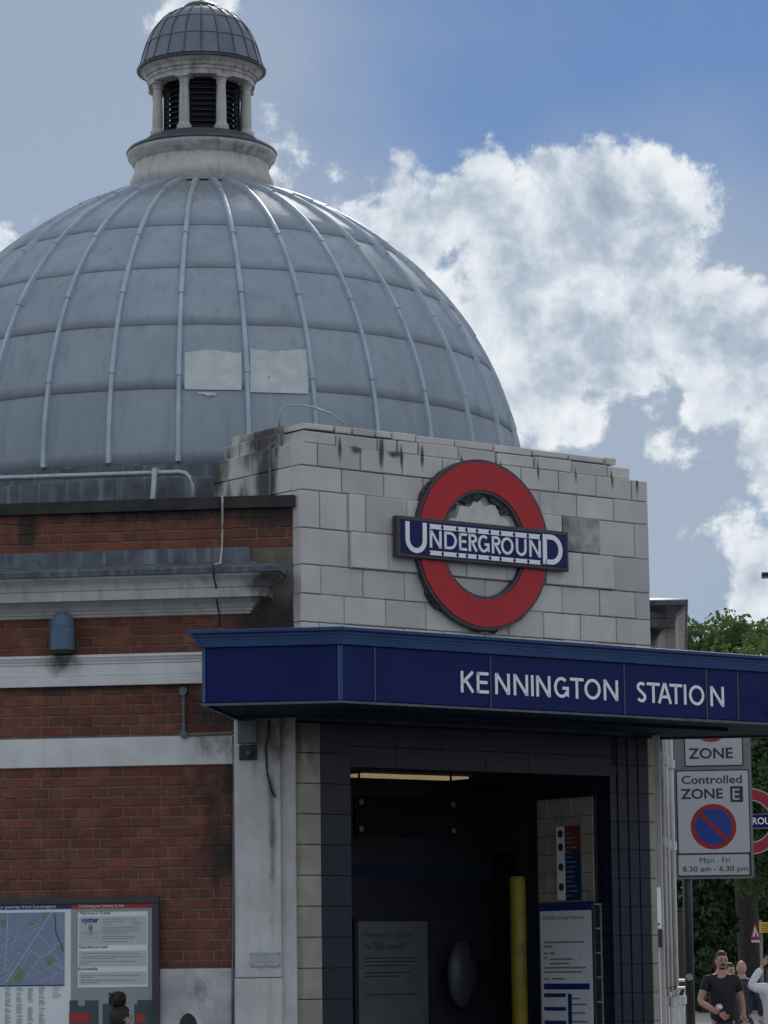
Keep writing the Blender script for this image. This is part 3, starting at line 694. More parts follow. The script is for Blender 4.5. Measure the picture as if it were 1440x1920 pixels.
autosmooth(B().lathe([(.012,10.22),(.012,10.26),(.004,10.27),(.004,10.34),(.0005,10.345)], 10).ob('finial', m_leaddark, cup))
# ------------------------------------------------------------------ canopy
DC = -1.28; ZCB = 3.455
def cross(f1, d1, f2, d2):
    p = np.array(f1.w(0, d1)); q = np.array(f2.w(0, d2)); A_ = np.array([f1.ux[:2], -f2.ux[:2]]).T
    t = np.linalg.solve(A_, (q-p)[:2]); return (p+f1.ux*t[0])[:2]
cl = cross(L, -1.385, F, DC); al, dl = F.loc(cl)
e1 = F.loc(L.w(-1.10, -1.385)); e0 = F.loc(L.w(-1.10, -.0))
mir = lambda p: (TW-p[0], p[1])
plan = [e0, e1, (al, DC)]; plan = plan + [mir(p) for p in plan[::-1]]
CN = empty('entrance_canopy', F.w(TW/2, 0, 0), F.phi, label='navy blue canopy wrapping the station entrance, white letters KENNINGTON STATION', cat='canopy')
sh = [(p[0]-TW/2, p[1]) for p in plan]
zf1 = F.z(640, 1208, DC); zct = F.z(640, 1175, DC-.05)
hgt = zct-zf1
B().sweep(sh, [(0,zf1),(.028,zf1),(.040,zf1+.40*hgt),(.046,zf1+.43*hgt),(.046,zf1+.52*hgt),(.062,zf1+.55*hgt),(.066,zf1+.66*hgt),(.05,zf1+.68*hgt),(.05,zf1+.74*hgt),(.088,zf1+.80*hgt),(.092,zf1+.97*hgt),(.085,zct),(-.02,zct+.004)]).ob('canopy_cornice', m_canmould, CN)
B().sweep(sh, [(-.02,ZCB+.02),(-.012,ZCB+.02),(-.012,zf1),(-.02,zf1)]).ob('fascia_backing', m_soffit, CN)
B().sweep(sh, [(-.02,ZCB-.004),(.008,ZCB-.004),(.008,ZCB+.012),(-.012,ZCB+.014),(-.02,ZCB+.014)]).ob('drip_strip', m_strip, CN)
def flat(pl, z, name, mat, dz=0):
    n = len(pl); b = B(); b.add([(p[0], p[1], z) for p in pl]+[(p[0], p[1], z+dz) for p in pl], [list(range(n)), [n+k for k in range(n)][::-1]]+[(k, (k+1) % n, n+(k+1) % n, n+k) for k in range(n)])
    return b.ob(name, mat, CN)
inner = [(sh[0][0]+.02, sh[0][1]), (sh[1][0]+.02, sh[1][1]+.02), (sh[2][0]+.01, sh[2][1]+.022)]
inner = inner + [(-p[0], p[1]) for p in inner[::-1]]
# the soffit stops at the walls behind
_lj = F.loc(L.w(LJ, -.001)); sf = inner[:3]+inner[3:]+[(TW/2+ (-_lj[0]), _lj[1]), (-TW/2+_lj[0], _lj[1])] if 0 else inner[:3]+inner[3:]
sfp = [inner[0], inner[1], inner[2], inner[3], inner[4], inner[5], (TW/2+.02, -.01), (-TW/2-.02, -.01)]
flat(sfp, ZCB+.012, 'soffit', m_soffit, .02)
flat(sfp, zct-.02, 'canopy_roof', m_leadold, .02)
B().box(-TW/2-.1, TW/2+.1, -.75, -.69, ZCB-.015, ZCB+.011).ob('soffit_beam', m_soffit, CN)
# enamel panels
def xf(px, py): return F.a(px, py, DC)-TW/2
zp0, zp1 = ZCB+.018, zf1-.004
cuts = [al-TW/2+.012, xf(702,1260), xf(919,1275), xf(1170,1300), xf(1324,1310), xf(1383,1315), -(al-TW/2)-.012]
cuts[5] = xf(1383, 1315)
pan = []
for k in range(6):
    pan.append(B().cbox(cuts[k]+.005, cuts[k+1]-.005, 0, .012, zp0, zp1, .002).ob('fascia_panel', m_canopy, CN, (0, DC-.001, 0)))
    if k: B().box(cuts[k]-.0045, cuts[k]+.0045, DC-.007, DC+.01, zp0, zp1).ob('panel_strip', m_strip, CN)
for sgn in (1, -1):
    p, q = (Vector(sh[1]), Vector(sh[2])) if sgn == 1 else (Vector(sh[3]), Vector(sh[4]))
    dv = (q-p).normalized(); ang = atan2(dv.y, dv.x); ln = (q-p).length
    B().cbox(.03, ln-.03, -.001, .011, zp0, zp1, .002).ob('fascia_panel', m_canopy, CN, (p.x, p.y, 0), ang)
    B().box(0, .024, -.006, .01, zp0, zp1).box(ln-.024, ln, -.006, .01, zp0, zp1).ob('panel_strip', m_canmould, CN, (p.x, p.y, 0), ang)
B().box(al-TW/2, al-TW/2+.010, DC-.007, DC+.01, zp0, zp1).ob('panel_strip', m_canmould, CN)
LET = [('K',863,888),('E',893,915),('N',927.5,954.6),('N',962,988.8),('I',993.5,1000.5),('N',1004.6,1030.8),('G',1038,1065),('T',1068,1093),('O',1095,1124.6),('N',1131,1157.5),
       ('S',1193,1210.5),('T',1212,1236),('A',1232.5,1258),('T',1254.6,1278),('I',1280,1287),('O',1291,1319),('N',1331,1356)]
zl1 = F.z(863, 1258, DC); zl0 = F.z(863, 1298, DC); hl = zl1-zl0
for (ch, x0, x1) in LET:
    ym = 1278+(x0-863)*.056; a0, a1 = xf(x0, ym), xf(x1, ym)
    letter(B(), ch, 0, 0, a1-a0, hl, hl*.145, -.006, .001).ob('letter', m_white, CN, (a0, DC-.0025, zl0))
# ------------------------------------------------------------------ roundel
ra, rz_ = F.hit(907.5, 1021, -.07); RR = (F.z(908, 861.6, -.07)-F.z(908, 1181, -.07))/2
RO = empty('roundel_sign', F.w(ra, 0, rz_-RR), F.phi, label='large red ring with blue bar reading UNDERGROUND on the stone tower', cat='sign')
B().ring(RR*.605, RR, -.065, -.012, (0, RR), 96).ob('ring_frame', m_rim, RO)
B().ring(RR*.642, RR*.963, -.073, -.0655, (0, RR), 96).ob('red_ring', m_red, RO)
DB = -.105
ca = [F.hit(x, y, DB) for x, y in ((745,966.5),(747,1043.5),(1067,996.5),(1067,1071.5))]
x0b = (ca[0][0]+ca[1][0])/2-ra; x1b = (ca[2][0]+ca[3][0])/2-ra; z1b = (ca[0][1]+ca[2][1])/2-rz_+RR; z0b = (ca[1][1]+ca[3][1])/2-rz_+RR
B().cbox(x0b, x1b, DB, -.045, z0b, z1b, .008).ob('bar_frame', m_rim, RO)
B().box(x0b+.03, x1b-.03, DB-.006, DB+.01, z0b+.028, z1b-.028).ob('blue_bar', m_navy, RO)
def rb(px, py): a_, z_ = F.hit(px, py, DB-.008); return a_-ra, z_-rz_+RR
def mid2(*q): return sum(q)/len(q)
zt1 = mid2(rb(806,994)[1], rb(1013,1013.5)[1]); zt0 = mid2(rb(806,1027)[1], rb(1013,1045.5)[1])
YB = (DB-.013, DB-.005)
for (ch, x0, x1) in [('N',805.8,827.4),('D',833,856),('E',860.5,875),('R',878.5,895),('G',896,917),('R',922,939),('O',939,962),('U',967,986.5),('N',992,1013)]:
    a0 = rb(x0, 1020)[0]; a1 = rb(x1, 1020)[0]; letter(B(), ch, a0, zt0, a1-a0, zt1-zt0, (zt1-zt0)*.15, *YB).ob('letter', m_white, RO)
u0, u1 = rb(760,1000)[0], rb(799.5,1000)[0]; zu1 = rb(780,979)[1]; zu0 = rb(780,1037)[1]
letter(B(), 'U', u0, zu0, u1-u0, zu1-zu0, (u1-u0)*.185, *YB).ob('letter', m_white, RO)
u0, u1 = rb(1017.6,1030)[0], rb(1054,1030)[0]; 
letter(B(), 'D', u0, rb(1035,1059)[1], u1-u0, rb(1035,1003)[1]-rb(1035,1059)[1], (u1-u0)*.195, *YB).ob('letter', m_white, RO)
xl0, xl1 = rb(804.5,1000)[0], rb(1012.5,1010)[0]
DIA = [rb(720+X/3.79, 1000)[0] for X in (412,517,583,658,748,822,921,1018)]
for (pt, ph) in (((806,982.5,991.5), 0), ((806.5,1032.3,1040.5), 1)):
    zA = rb(pt[0], pt[1])[1]; zB_ = rb(pt[0], pt[2])[1]
    zA += (.0 if not ph else 0); h_ = zA-zB_
    B().poly([(xl0,zA),(xl1,zA),(xl1-.012,(zA+zB_)/2),(xl1,zB_),(xl0,zB_),(xl0+.012,(zA+zB_)/2)], YB[0], YB[1]).ob('rule', m_white, RO)
    b = B()
    for x in DIA: b.poly([(x-.014,(zA+zB_)/2),(x,zB_-.004),(x+.014,(zA+zB_)/2),(x,zA+.004)], YB[0]-.002, YB[0]+.001)
    b.ob('diamonds', m_navy, RO, kind='stuff')
# crumbled bedding mortar round the ring
def crumbs(name, a0, a1, r_in, r_out, seed, n=46):
    rnd = random.Random(seed); b = B(); v = []; f = []
    ph = [rnd.uniform(0, 6) for _ in range(4)]
    for k in range(n+1):
        t = radians(a0+(a1-a0)*k/n); e = min(1, 6*k/n, 6*(n-k)/n)
        rr = r_in+(r_out-r_in)*e*(.6+.3*sin(7*t+ph[0])+.18*sin(17*t+ph[1])+rnd.uniform(-.09,.09))
        v += [(r_in*cos(t), -.05, RR+r_in*sin(t)), (rr*cos(t), -.04+rnd.uniform(-.012,.012), RR+rr*sin(t)), (rr*cos(t), -.002, RR+rr*sin(t))]
    for k in range(n):
        q = 3*k; f += [(q,q+1,q+4,q+3),(q+1,q+2,q+5,q+4)]
    b.add(v, f).ob(name, m_grime, RO)
crumbs('mortar_edge', 213, 240, RR*.97, RR*1.085, 3); crumbs('mortar_edge', 257, 286, RR*.97, RR*1.07, 5); crumbs('mortar_edge', 296, 322, RR*.97, RR*1.07, 6); crumbs('mortar_edge', 30, 156, RR*.62, RR*.485, 8); crumbs('mortar_edge', 112, 172, RR*.98, RR*1.02, 9)
rp_ = random.Random(12); pts_ = []
for k in range(25):
    t_ = radians(28+124*k/24); pts_.append((RR*(.50+.03*sin(k*1.1)+rp_.uniform(-.015,.015))*cos(t_), RR+RR*(.50+.03*sin(k*1.1)+rp_.uniform(-.015,.015))*sin(t_)))
pts_ += [(-.30, RR+.17), (-.1, RR+.155), (.12, RR+.16), (.30, RR+.15)]
B().poly(pts_, -.030, .0).ob('plaster_patch', M('pale_plaster', (.72,.70,.67), (.56,.545,.53), .85, 11., .5, 50.), RO)
# ------------------------------------------------------------------ fittings on the walls
def Lthing(name, a, d, z, label, cat): return empty(name, L.w(a, d, z), L.phi, label=label, cat=cat)
a0, a1, z0, z1 = bbox(L, 95, 1149, 140, 1224, -.1); t = Lthing('wall_lamp', (a0+a1)/2, 0, z0, 'dull blue cylindrical lamp with domed top on the brick wall', 'lamp')
r_ = (a1-a0)/2; h_ = z1-z0
b = B().lathe([(r_,.02),(r_,h_*.62),(r_*.97,h_*.63),(r_,h_*.64),(r_*.99,h_*.72),(r_*.9,h_*.85),(r_*.7,h_*.94),(r_*.4,h_*.99),(0.005,h_)], 28); b.shift(0, -r_-.02, 0)
autosmooth(b.ob('lamp_body', m_lamp, t)); B().lathe([(r_*.93,-.008),(r_*.96,.02)], 28).shift(0,-r_-.02,0).ob('lamp_lens', m_black, t); B().box(-.05,.05,-.03,.0,h_*.2,h_*.6).ob('bracket', m_lamp, t)
# conduit with junction discs
a0, z1 = L.hit(344, 1296, -.03); z0 = L.z(345, 1377, -.03); a2 = L.a(437, 1372, -.03)
t = Lthing('conduit', a0, 0, z0, 'grey conduit with two round junction boxes beside the canopy', 'conduit')
B().tube([(0,-.03,z1-z0),(0.004,-.03,0),(.02,-.03,-.004),(a2-a0,-.03,.002)], .014, 8).ob('pipe', m_grey, t)
for (x, z) in ((0, z1-z0), (.003, 0.)): B().disc(.03, -.05, 0, (x, z), 20).ob('junction_box', m_grey, t)
# control box and sounder
a0, a1, z0, z1 = bbox(L, 445, 1350, 480, 1393, -.11); t = Lthing('control_box', a0, -.06, z0, 'small grey control box high on the white pilaster', 'box')
B().cbox(0, a1-a0, -.05, 0, 0, z1-z0, .006).ob('case', m_grey, t); B().box(.02, a1-a0-.02, -.053, -.045, .03, z1-z0-.04).ob('lid', m_grey, t)
a0, a1, z0, z1 = bbox(L, 447, 1397, 479, 1424, -.11); t = Lthing('alarm_sounder', (a0+a1)/2, -.06, z0, 'black round sounder below the grey box on the pilaster', 'alarm')
w_ = (a1-a0)/2; B().cbox(-w_, w_, -.03, 0, 0, z1-z0, .005).ob('plate', m_black, t); B().ring(.018,.04,-.055,-.03,(0,(z1-z0)/2),20).ob('rim', m_black, t); B().disc(.017,-.045,-.03,(0,(z1-z0)/2),16).ob('grille', m_grey, t)
a0, a1, z0, z1 = bbox(L, 470, 1786, 527, 1812, -.07); t = Lthing('name_plate', a0, -.068, z0, 'small pale metal plate screwed to the pilaster', 'plate')
B().cbox(0, a1-a0, -.008, 0, 0, z1-z0, .002).ob('plate', M('plate_metal', (.42,.46,.48), (.36,.4,.42), .4, 9., metal=.3), t)
bb = B(); [bb.box((a1-a0)*f0, (a1-a0)*f1, -.0095, -.008, zz, zz+.004) for f0, f1, zz in ((.1,.9,.082),(.35,.6,.055),(.2,.8,.032))]; bb.ob('engraving', m_inkg, t, kind='stuff')
for x in (.012, (a1-a0)/2, a1-a0-.012):
    for zz in (.012, z1-z0-.012): B().disc(.005, -.0105, -.008, (x, zz), 8).ob('screw', m_ink, t)
def wire(name, fr, pts, r, mat, label, cat, n=6):
    P = [np.array(fr.w(fr.a(x, y, d), d, fr.z(x, y, d))) for x, y, d in pts]; o = P[-1]
    q = [tuple(p-o) for p in P]
    # smooth the run
    sm = [Vector(q[0])]
    for k in range(1, len(q)-1): a, b, c = Vector(q[k-1]), Vector(q[k]), Vector(q[k+1]); sm += [b*.8+a*.2, b, b*.8+c*.2]
    sm.append(Vector(q[-1]))
    return B().tube(sm, r, n).ob(name, mat, None, tuple(float(v_) for v_ in o), smooth=True, label=label, cat=cat)
wire('cable', L, [(417,930,-.07),(417,945,-.07),(417,985,-.02),(416,1030,-.04),(413,1056,-.30),(401,1058,-.33)], .008, m_cable, 'white cable hanging over the parapet and cornice lead', 'cable')
wire('cable', L, [(399,1059,-.33),(401,1085,-.30),(405,1098,-.22),(406,1125,-.1),(411,1150,-.07),(412,1176,-.06)], .007, m_black, 'dark cable dropping from the cornice to the canopy top', 'cable')
wire('cable', L, [(505,1350,-.075),(503,1380,-.075),(498,1398,-.075),(501,1450,-.075),(508,1480,-.075),(516,1494,-.075)], .008, m_black, 'loose black cable down the top of the pilaster', 'cable')
wire('cable', L, [(437,1380,-.03),(438.5,1450,-.035),(437.5,1600,-.035),(437,1750,-.04),(436,1815,-.05),(436,1925,-.05)], .008, m_grey, 'thin grey cable along the edge of the pilaster and brick', 'cable')
def fl(a, d, z): return F.w(a, d, z)
t = empty('conduit', fl(-.02, .30, 5.0), F.phi, label='grey pipe running down the sooty side of the stone tower', cat='conduit')
B().tube([(0,-.02,.53),(-.01,.0,.53),(-.02,.02,.5),(-.02,.03,.10)], .010, 8).ob('pipe', m_grey, t); B().tube([(-.02,.025,.42),(-.02,.026,.45)], .015, 8).ob('clip', m_grey, t)
t = empty('pipe_loop', fl(.12, .42, 5.69), F.phi, label='thin bent metal pipe looping over the tower coping', cat='pipe')
B().tube([(0,0,-.01),(0,0,.10),(.01,-.01,.135),(.05,-.03,.165),(.12,-.08,.172),(.2,-.16,.15),(.30,-.24,.10),(.38,-.30,.02)], .008, 8).ob('pipe', m_galv, t, smooth=True)
# handrail on the roof
HR = Frame(*L.w(0, .55)[:2], -7.5)
hz = HR.z(200, 890); t = empty('handrail', HR.w(HR.a(287, 935), 0, 4.98), L.phi, label='galvanised tube handrail on the roof below the dome', cat='handrail')
ah = HR.a(287, 890); ae = HR.a(360, 905); zz = hz-4.98
B().tube([(-3.2,0,zz+.0),(ae-ah-.10,0,zz),(ae-ah-.05,0,zz-.012),(ae-ah-.015,0,zz-.045),(ae-ah,0,zz-.10),(ae-ah,0,0)], .021, 12).ob('rail', m_galv, t, smooth=True)
for x in (0, -1.9): B().tube([(x+.02,-.03,zz+.035),(x-.01,.0,0)], .023, 10).ob('post', m_galv, t, smooth=True)
B().tube([(.0,0,zz),(.05,0,zz)], .028, 12).ob('collar', m_galv, t); B().tube([(-3.25,0,zz),(-3.2,0,zz)], .028, 12).ob('collar', m_galv, t)
# ------------------------------------------------------------------ poster case on the brick wall
PX0 = -4.15; pxr = L.a(297.5, 1700, -.09); ptop = 2.18; pbot = .75
PC = empty('poster_case', L.w(pxr, -.035, pbot), L.phi, label='charcoal framed double poster case with street map and bus notice', cat='poster case')
lx = lambda px: L.a(px, 1780, -.07)-pxr
lz = lambda py, px=150: L.z(px, py, -.07)-pbot
W0 = PX0-pxr; HT = ptop-pbot
B().cbox(W0, 0, -.055, .0, HT-.048, HT, .004).cbox(W0, 0, -.0552, 0, 0, .045, .004).cbox(-.05, -.0003, -.0548, 0, .045, HT-.0485, .004).cbox(W0+.0003, W0+.05, -.0548, 0, .045, HT-.0485, .004).ob('frame', m_frame, PC)
xm = lx(133); zh = lz(1704)
pm = B().box(W0+.05, xm-.001, -.03, -.005, .045, HT-.048).ob('map_poster', m_paper, PC)
pn = B().box(xm+.001, -.05, -.031, -.005, .045, HT-.048).ob('bus_poster', m_paperg, PC)
B().box(W0+.05, xm-.001, -.0325, -.0305, zh, HT-.049).ob('header', m_blue, pm)
B().box(xm+.001, -.051, -.0335, -.0315, zh, HT-.049).ob('header', m_redp, pn)
put_text(B(), 'Continuing your journey from Kennington', lx(104), lz(1703.5), w=lx(104)-lx(-55), y=-.0335, align='R', h=.032).ob('lettering', m_white, pm)
put_text(B(), 'Continuing your journey by bus', lx(147), lz(1703.5), h=.032, w=lx(232)-lx(147), y=-.0345).ob('lettering', m_white, pn)
mx1 = lx(121); mx0 = -1.9; mz1 = lz(1711, 60); mz0 = lz(1846, 60)
B().box(mx0, mx1, -.032, -.0305, mz0, mz1).ob('street_map', m_map, pm); B().box(mx0, mx1, -.0335, -.0325, mz0-.012, mz0-.002).ob('map_edge', m_blue, pm)
mc = lambda X, Y: (lx(X/7.68), lz(1670+Y/7.68, X/7.68))
for pg in ([(250,1080),(365,1140),(320,1330),(130,1330)],[(630,960),(720,935),(800,1000),(740,1090),(650,1050)],[(760,325),(815,325),(810,400),(760,390)],[(580,325),(710,325),(640,410)],[(0,420),(95,430),(60,540),(20,510)],[(430,440),(520,420),(500,500),(440,500)]):
    B().poly([mc(*q) for q in pg][::-1], -.0328).ob('park', m_park, pm)
def clip_seg(p, q):
    (x0,y0),(x1,y1) = p, q
    t0, t1 = 0., 1.; dx, dy = x1-x0, y1-y0
    for pp, qq in ((-dx, x0-mx0-.004), (dx, mx1-.004-x0), (-dy, y0-mz0-.004), (dy, mz1-.004-y0)):
        if abs(pp) < 1e-9:
            if qq < 0: return None
            continue
        r = qq/pp
        if pp < 0: t0 = max(t0, r)
        else: t1 = min(t1, r)
    return None if t0 >= t1 else ((x0+dx*t0, y0+dy*t0), (x0+dx*t1, y0+dy*t1))
rb_ = B()
RDS = [((740,320),(95,1310),16),((110,330),(75,1130),13),((80,790),(310,680),9),((310,680),(560,530),9),((530,620),(720,810),9),((720,810),(920,720),9),((610,970),(860,770),10),((830,970),(910,1140),9),
       ((420,840),(610,970),8),((400,540),(560,470),7),((820,330),(910,590),9),((470,1120),(570,960),11),((330,1080),(450,860),8),((500,1240),(840,1030),8),((580,1330),(830,1200),8),((370,1180),(470,1300),8),((100,600),(240,690),8),((210,740),(400,860),8),((120,830),(320,940),8),((120,1150),(230,980),8),((0,1190),(110,1130),9),((0,1290),(130,1190),7)]
rnd = random.Random(4)
for k in range(115):
    x, y = rnd.uniform(-600, 900), rnd.uniform(340, 1320); a = radians(rnd.choice((-58,-58,32,32,35,-62,80))); l_ = rnd.uniform(60, 260); RDS.append(((x, y), (x+l_*cos(a), y+l_*sin(a)), rnd.choice((4,5,6))))
for k in range(26):
    x, y = rnd.uniform(-1500, 0), rnd.uniform(340, 1320); a = radians(rnd.choice((-58,32,35))); l_ = 400; RDS.append(((x, y), (x+l_*cos(a), y+l_*sin(a)), 9))
for (p, q, t_) in RDS:
    s_ = clip_seg(mc(*p), mc(*q))
    if s_ and (Vector(s_[0])-Vector(s_[1])).length > .004: rb_.stroke([s_[0], s_[1]], t_/7.68/253, -.0338, -.0329)
rb_.ob('street_lines', m_road, pm, kind='stuff')
s1 = B(); s1.stroke([mc(790,380), mc(800,600), mc(850,700), mc(910,870)], .006, -.0345, -.034); s1.ob('railway_line', m_ink, pm)
ix = B(); rnd = random.Random(9)
for cx in (75, 240, 400, 560, -90, -260, -430):
    yy = 1400
    while yy < 2300:
        if rnd.random() < .86: x0, z_ = mc(cx, yy); ix.box(x0, x0+rnd.uniform(.025,.05), -.0318, -.0302, z_, z_+.0035)
        yy += 15
for k in range(7): x0, z_ = mc(760, 1395+k*26); ix.box(x0, x0+rnd.uniform(.04,.09), -.0318, -.0302, z_, z_+.004)
ix.ob('index_print', m_inkg, pm, kind='stuff')
# bus notice
nc = lambda X, Y: (lx(120+X/7.68), lz(1670+Y/7.68, 120+X/7.68))
x0, z1 = nc(200, 310); x1, z0 = nc(1205, 1385); B().box(x0, x1, -.034, -.032, z0, z1).ob('notice_sheet', m_paper, pn)
for (Y0, Y1) in ((375,775),(870,1085),(1175,1345)):
    xa, zb = nc(215, Y0); xb, za = nc(1185, Y1); B().box(xa, xb, -.0352, -.0342, za, zb).ob('notice_field', M('pale_print', (.50,.55,.58), (.46,.5,.53), .4, 5.), pn)
hd = B()
for (s_, X, Y, hh, ww) in (('Ways to pay on TfL buses',228,355,.026,None),('Check before you travel',215,845,.028,None),('Bus accessibility',205,1160,.028,None)):
    xa, za = nc(X, Y); put_text(hd, s_, xa, za, h=hh, w=(nc(665 if Y < 400 else (625 if Y < 900 else 490), 0)[0]-xa), y=-.0362, bold=.012)
hd.ob('headings', m_ink, pn, kind='stuff')
xa, za = nc(255, 490); put_text(B(), 'oyster', xa, za, h=.05, w=nc(500,0)[0]-xa, y=-.0362, bold=.03).ob('oyster_mark', m_blue, pn)
b = B(); cx, cz = nc(355, 540)
for k in range(3): b.stroke(arc(cx-.01, cz, .012+.012*k, .014+.012*k, -50, 50, 8), .006, -.0362, -.0354)
b.ob('contactless_mark', m_ink, pn, kind='stuff')
bl = B(); rnd = random.Random(2)
LN = [(555,410,890),(960,410,1045),(555,445,880),(555,480,700),(960,445,1070),(980,475,1135),(545,525,1085),(545,555,1080),(545,585,1060),(545,615,900),(545,657,1040),(545,687,1010),(545,735,915),(260,605,500),(330,632,425),(275,678,300),(325,678,355),(380,678,410),(435,678,490),
      (250,900,1075),(250,945,1130),(255,972,740),(250,1018,1040),(250,1050,375),(245,1217,1110),(245,1247,425),(245,1290,1025),(245,1320,490)]
for (X0, Y, X1) in LN:
    x = X0
    while x < X1:
        ww = min(rnd.uniform(14, 52), X1-x); xa, za = nc(x, Y+7); xb, zb = nc(x+ww, Y-6); bl.box(xa, xb, -.0362, -.0354, za, zb); x += ww+7
bl.ob('body_text', m_inkg, pn, kind='stuff')
m_slate = M('print_slate', (.045,.065,.08), (.06,.08,.095), .4, 20.)
for (X0, X1, Y) in ((80,205,1580),(205,300,1660),(300,500,1580),(555,700,1630),(700,860,1610),(1010,1055,1640),(1055,1268,1575)):
    xa, zb = nc(X0, Y); xb, za = nc(X1, 2300); B().box(xa, xb, -.0326, -.0315, za, zb).ob('printed_building', m_slate, pn)
for (X0, X1, Y) in ((75,365,1760),(1035,1170,1775)):
    xa, zb = nc(X0, Y); xb, za = nc(X1, 1900); B().box(xa, xb, -.0338, -.0328, za, zb).ob('printed_bus', m_redp, pn)
# ------------------------------------------------------------------ inside the entrance
Sd = Frame(*F.w(3.02, 0)[:2], 37.5-90)      # lobby side wall: x runs out of the building
sa = lambda px, py=1750: Sd.a(px, py); sz = lambda py, px=1065: Sd.z(px, py)
def side_thing(name, a, z, label, cat): return empty(name, Sd.w(a, 0, z), Sd.phi, label=label, cat=cat)
a0, a1 = sa(1016), sa(1118); zt_ = sz(1691)
t = side_thing('wall_poster', a0, .8, 'dark framed customer notice on the cream tiled lobby wall', 'poster')
w_ = a1-a0; h_ = zt_-.8
B().cbox(-.01, w_+.01, -.03, 0, 0, h_, .004).ob('frame', m_frame, t)
sh_ = B().box(.02, w_-.02, -.034, -.03, .02, h_-.07).ob('sheet', m_paper, t)
B().box(.012, w_-.012, -.035, -.03, h_-.068, h_-.012).ob('header', m_blue, t)
put_text(B(), "We'd like to hear from you", .05, h_-.15, h=.045, w=w_*.76, y=-.0355).ob('heading', m_ink, sh_)
b = B()
for (f0, f1, fz) in ((.05,.86,.235),(.05,.22,.26),(.05,.12,.30),(.16,.27,.30),(.05,.12,.325),(.16,.62,.335),(.16,.55,.36),(.05,.88,.385),(.05,.8,.41),(.05,.14,.45),(.2,.45,.45),(.55,.75,.565),(.58,.88,.60),(.58,.85,.65),(.58,.88,.70),(.05,.4,.63),(.05,.42,.72),(.05,.35,.8)): b.box(w_*(.05+f0*.92), w_*(.05+f1*.92), -.0355, -.0342, h_*(1-fz)-.01, h_*(1-fz)+.004)
b.ob('body_text', m_inkg, sh_, kind='stuff')
b = B().box(w_*.08, w_*.92, -.0356, -.0342, h_*.485, h_*.52)
for q in (.44,.36,.28): b.box(w_*.08, w_*.48, -.0356, -.0342, h_*q, h_*q+.03)
b.box(w_*.52,w_*.59,-.0356,-.0342,h_*.26,h_*.46).ob('blue_bars', m_blue, sh_, kind='stuff')
b = B().ring(.016,.026,-.0356,-.0342,(w_*.66,.07),20).box(w_*.66-.034,w_*.66+.034,-.036,-.0345,.065,.075).ob('small_roundel', m_blue, sh_)
a0, a1 = sa(1046,1620), sa(1090,1620); z1 = sz(1549); z0 = sz(1688)
t = side_thing('notice_strip', a0, z0, 'narrow white notice with icons beside red and blue panels', 'notice')
w_ = a1-a0; h_ = z1-z0
B().box(0, w_*.36, -.012, -.002, 0, h_).ob('icon_strip', m_paper, t); B().box(w_*.365, w_, -.013, -.002, h_*.66, h_).ob('red_panel', M('dark_red_print', (.16,.035,.03), (.14,.03,.03), .5, 5.), t); B().box(w_*.365, w_, -.013, -.002, 0, h_*.655).ob('blue_panel', M('dark_blue_print', (.01,.025,.085), (.012,.03,.1), .5, 5.), t)  # darker variants of the poster's print red and blue
for fz in (.18,.45,.72,.9): B().disc(w_*.11, -.0135, -.012, (w_*.18, h_*fz), 16).ob('icon', m_ink, t)
b = B(); rnd = random.Random(1)
for k in range(14): b.box(w_*.42, w_*(.6+.32*rnd.random()), -.0142, -.0128, h_*(.05+.065*k), h_*(.05+.065*k)+.008)
b.ob('lettering', m_inkg, t, kind='stuff')
# small grab frame on the jamb
t = empty('metal_gate_edge', F.w(3.012, .16, 0), F.phi, label='thin pale metal edge of the folded gate at the door jamb', cat='gate')
zg = F.z(1153, 1694, .16)
B().box(-.008,.004,-.006,.006,.05,zg).ob('upright', m_galv, t)
for k in range(9): B().box(-.055,-.009,-.005,.005,zg-.012-.19*k,zg-.19*k).ob('rung', m_galv, t)
# yellow post
yw = (F.a(988,1750,1.02)-F.a(959,1750,1.02))*.8; t = empty('yellow_post', F.w((F.a(988,1750,1.02)+F.a(959,1750,1.02))/2, 1.02, 0), F.phi, label='worn yellow painted post inside the dark entrance', cat='post')
B().tube([(0,.01,.012),(0,.01,F.z(973,1643,1.02)-.02),(0,.01,F.z(973,1643,1.02))], [yw/2,yw/2,yw/2*.8], 20).ob('post', m_yel, t, smooth=True); B().cbox(-.01,.03,-.045,-.028,F.z(975,1905,1.0)-.04,F.z(975,1905,1.0)+.06,.004).ob('latch', m_black, t)
# back wall things
DBK = 2.44
def back(name, label, cat, x0, y0, x1, y1, d=DBK):
    a0, a1, z0, z1 = bbox(F, x0, y0, x1, y1, d); return empty(name, F.w(a0, d, z0), F.phi, label=label, cat=cat), a1-a0, z1-z0
t, w_, h_ = back('notice_board', 'dim grey notice board with black heading deep inside the entrance', 'notice board', 664, 1728, 797, 1990)
B().cbox(-.03, w_+.03, -.05, 0, -.03, h_+.03, .005).ob('frame', m_frame, t); q = B().box(0, w_, -.056, -.05, 0, h_).ob('sheet', M('dim_sheet', (.22,.235,.25), (.18,.19,.2), .6, 4.), t)
b = B(); put_text(b, 'Taking your cycle on', .06, h_-.14, h=.055, w=w_*.68, y=-.058); put_text(b, 'the Tube network?', .06, h_-.23, h=.055, w=w_*.6, y=-.058); b.ob('heading', m_ink, q, kind='stuff')
b = B(); [b.box(.06, w_*f, -.0575, -.056, h_-zz-.008, h_-zz) for f, zz in ((.8,.3),(.85,.33),(.7,.36),(.75,.42),(.6,.45),(.82,.6))]; b.ob('body_text', m_ink, q, kind='stuff')
t, w_, h_ = back('oval_mirror', 'large oval convex mirror in the dark ticket hall', 'mirror', 838, 1765, 894, 1888, 2.2)
mo = B(); 
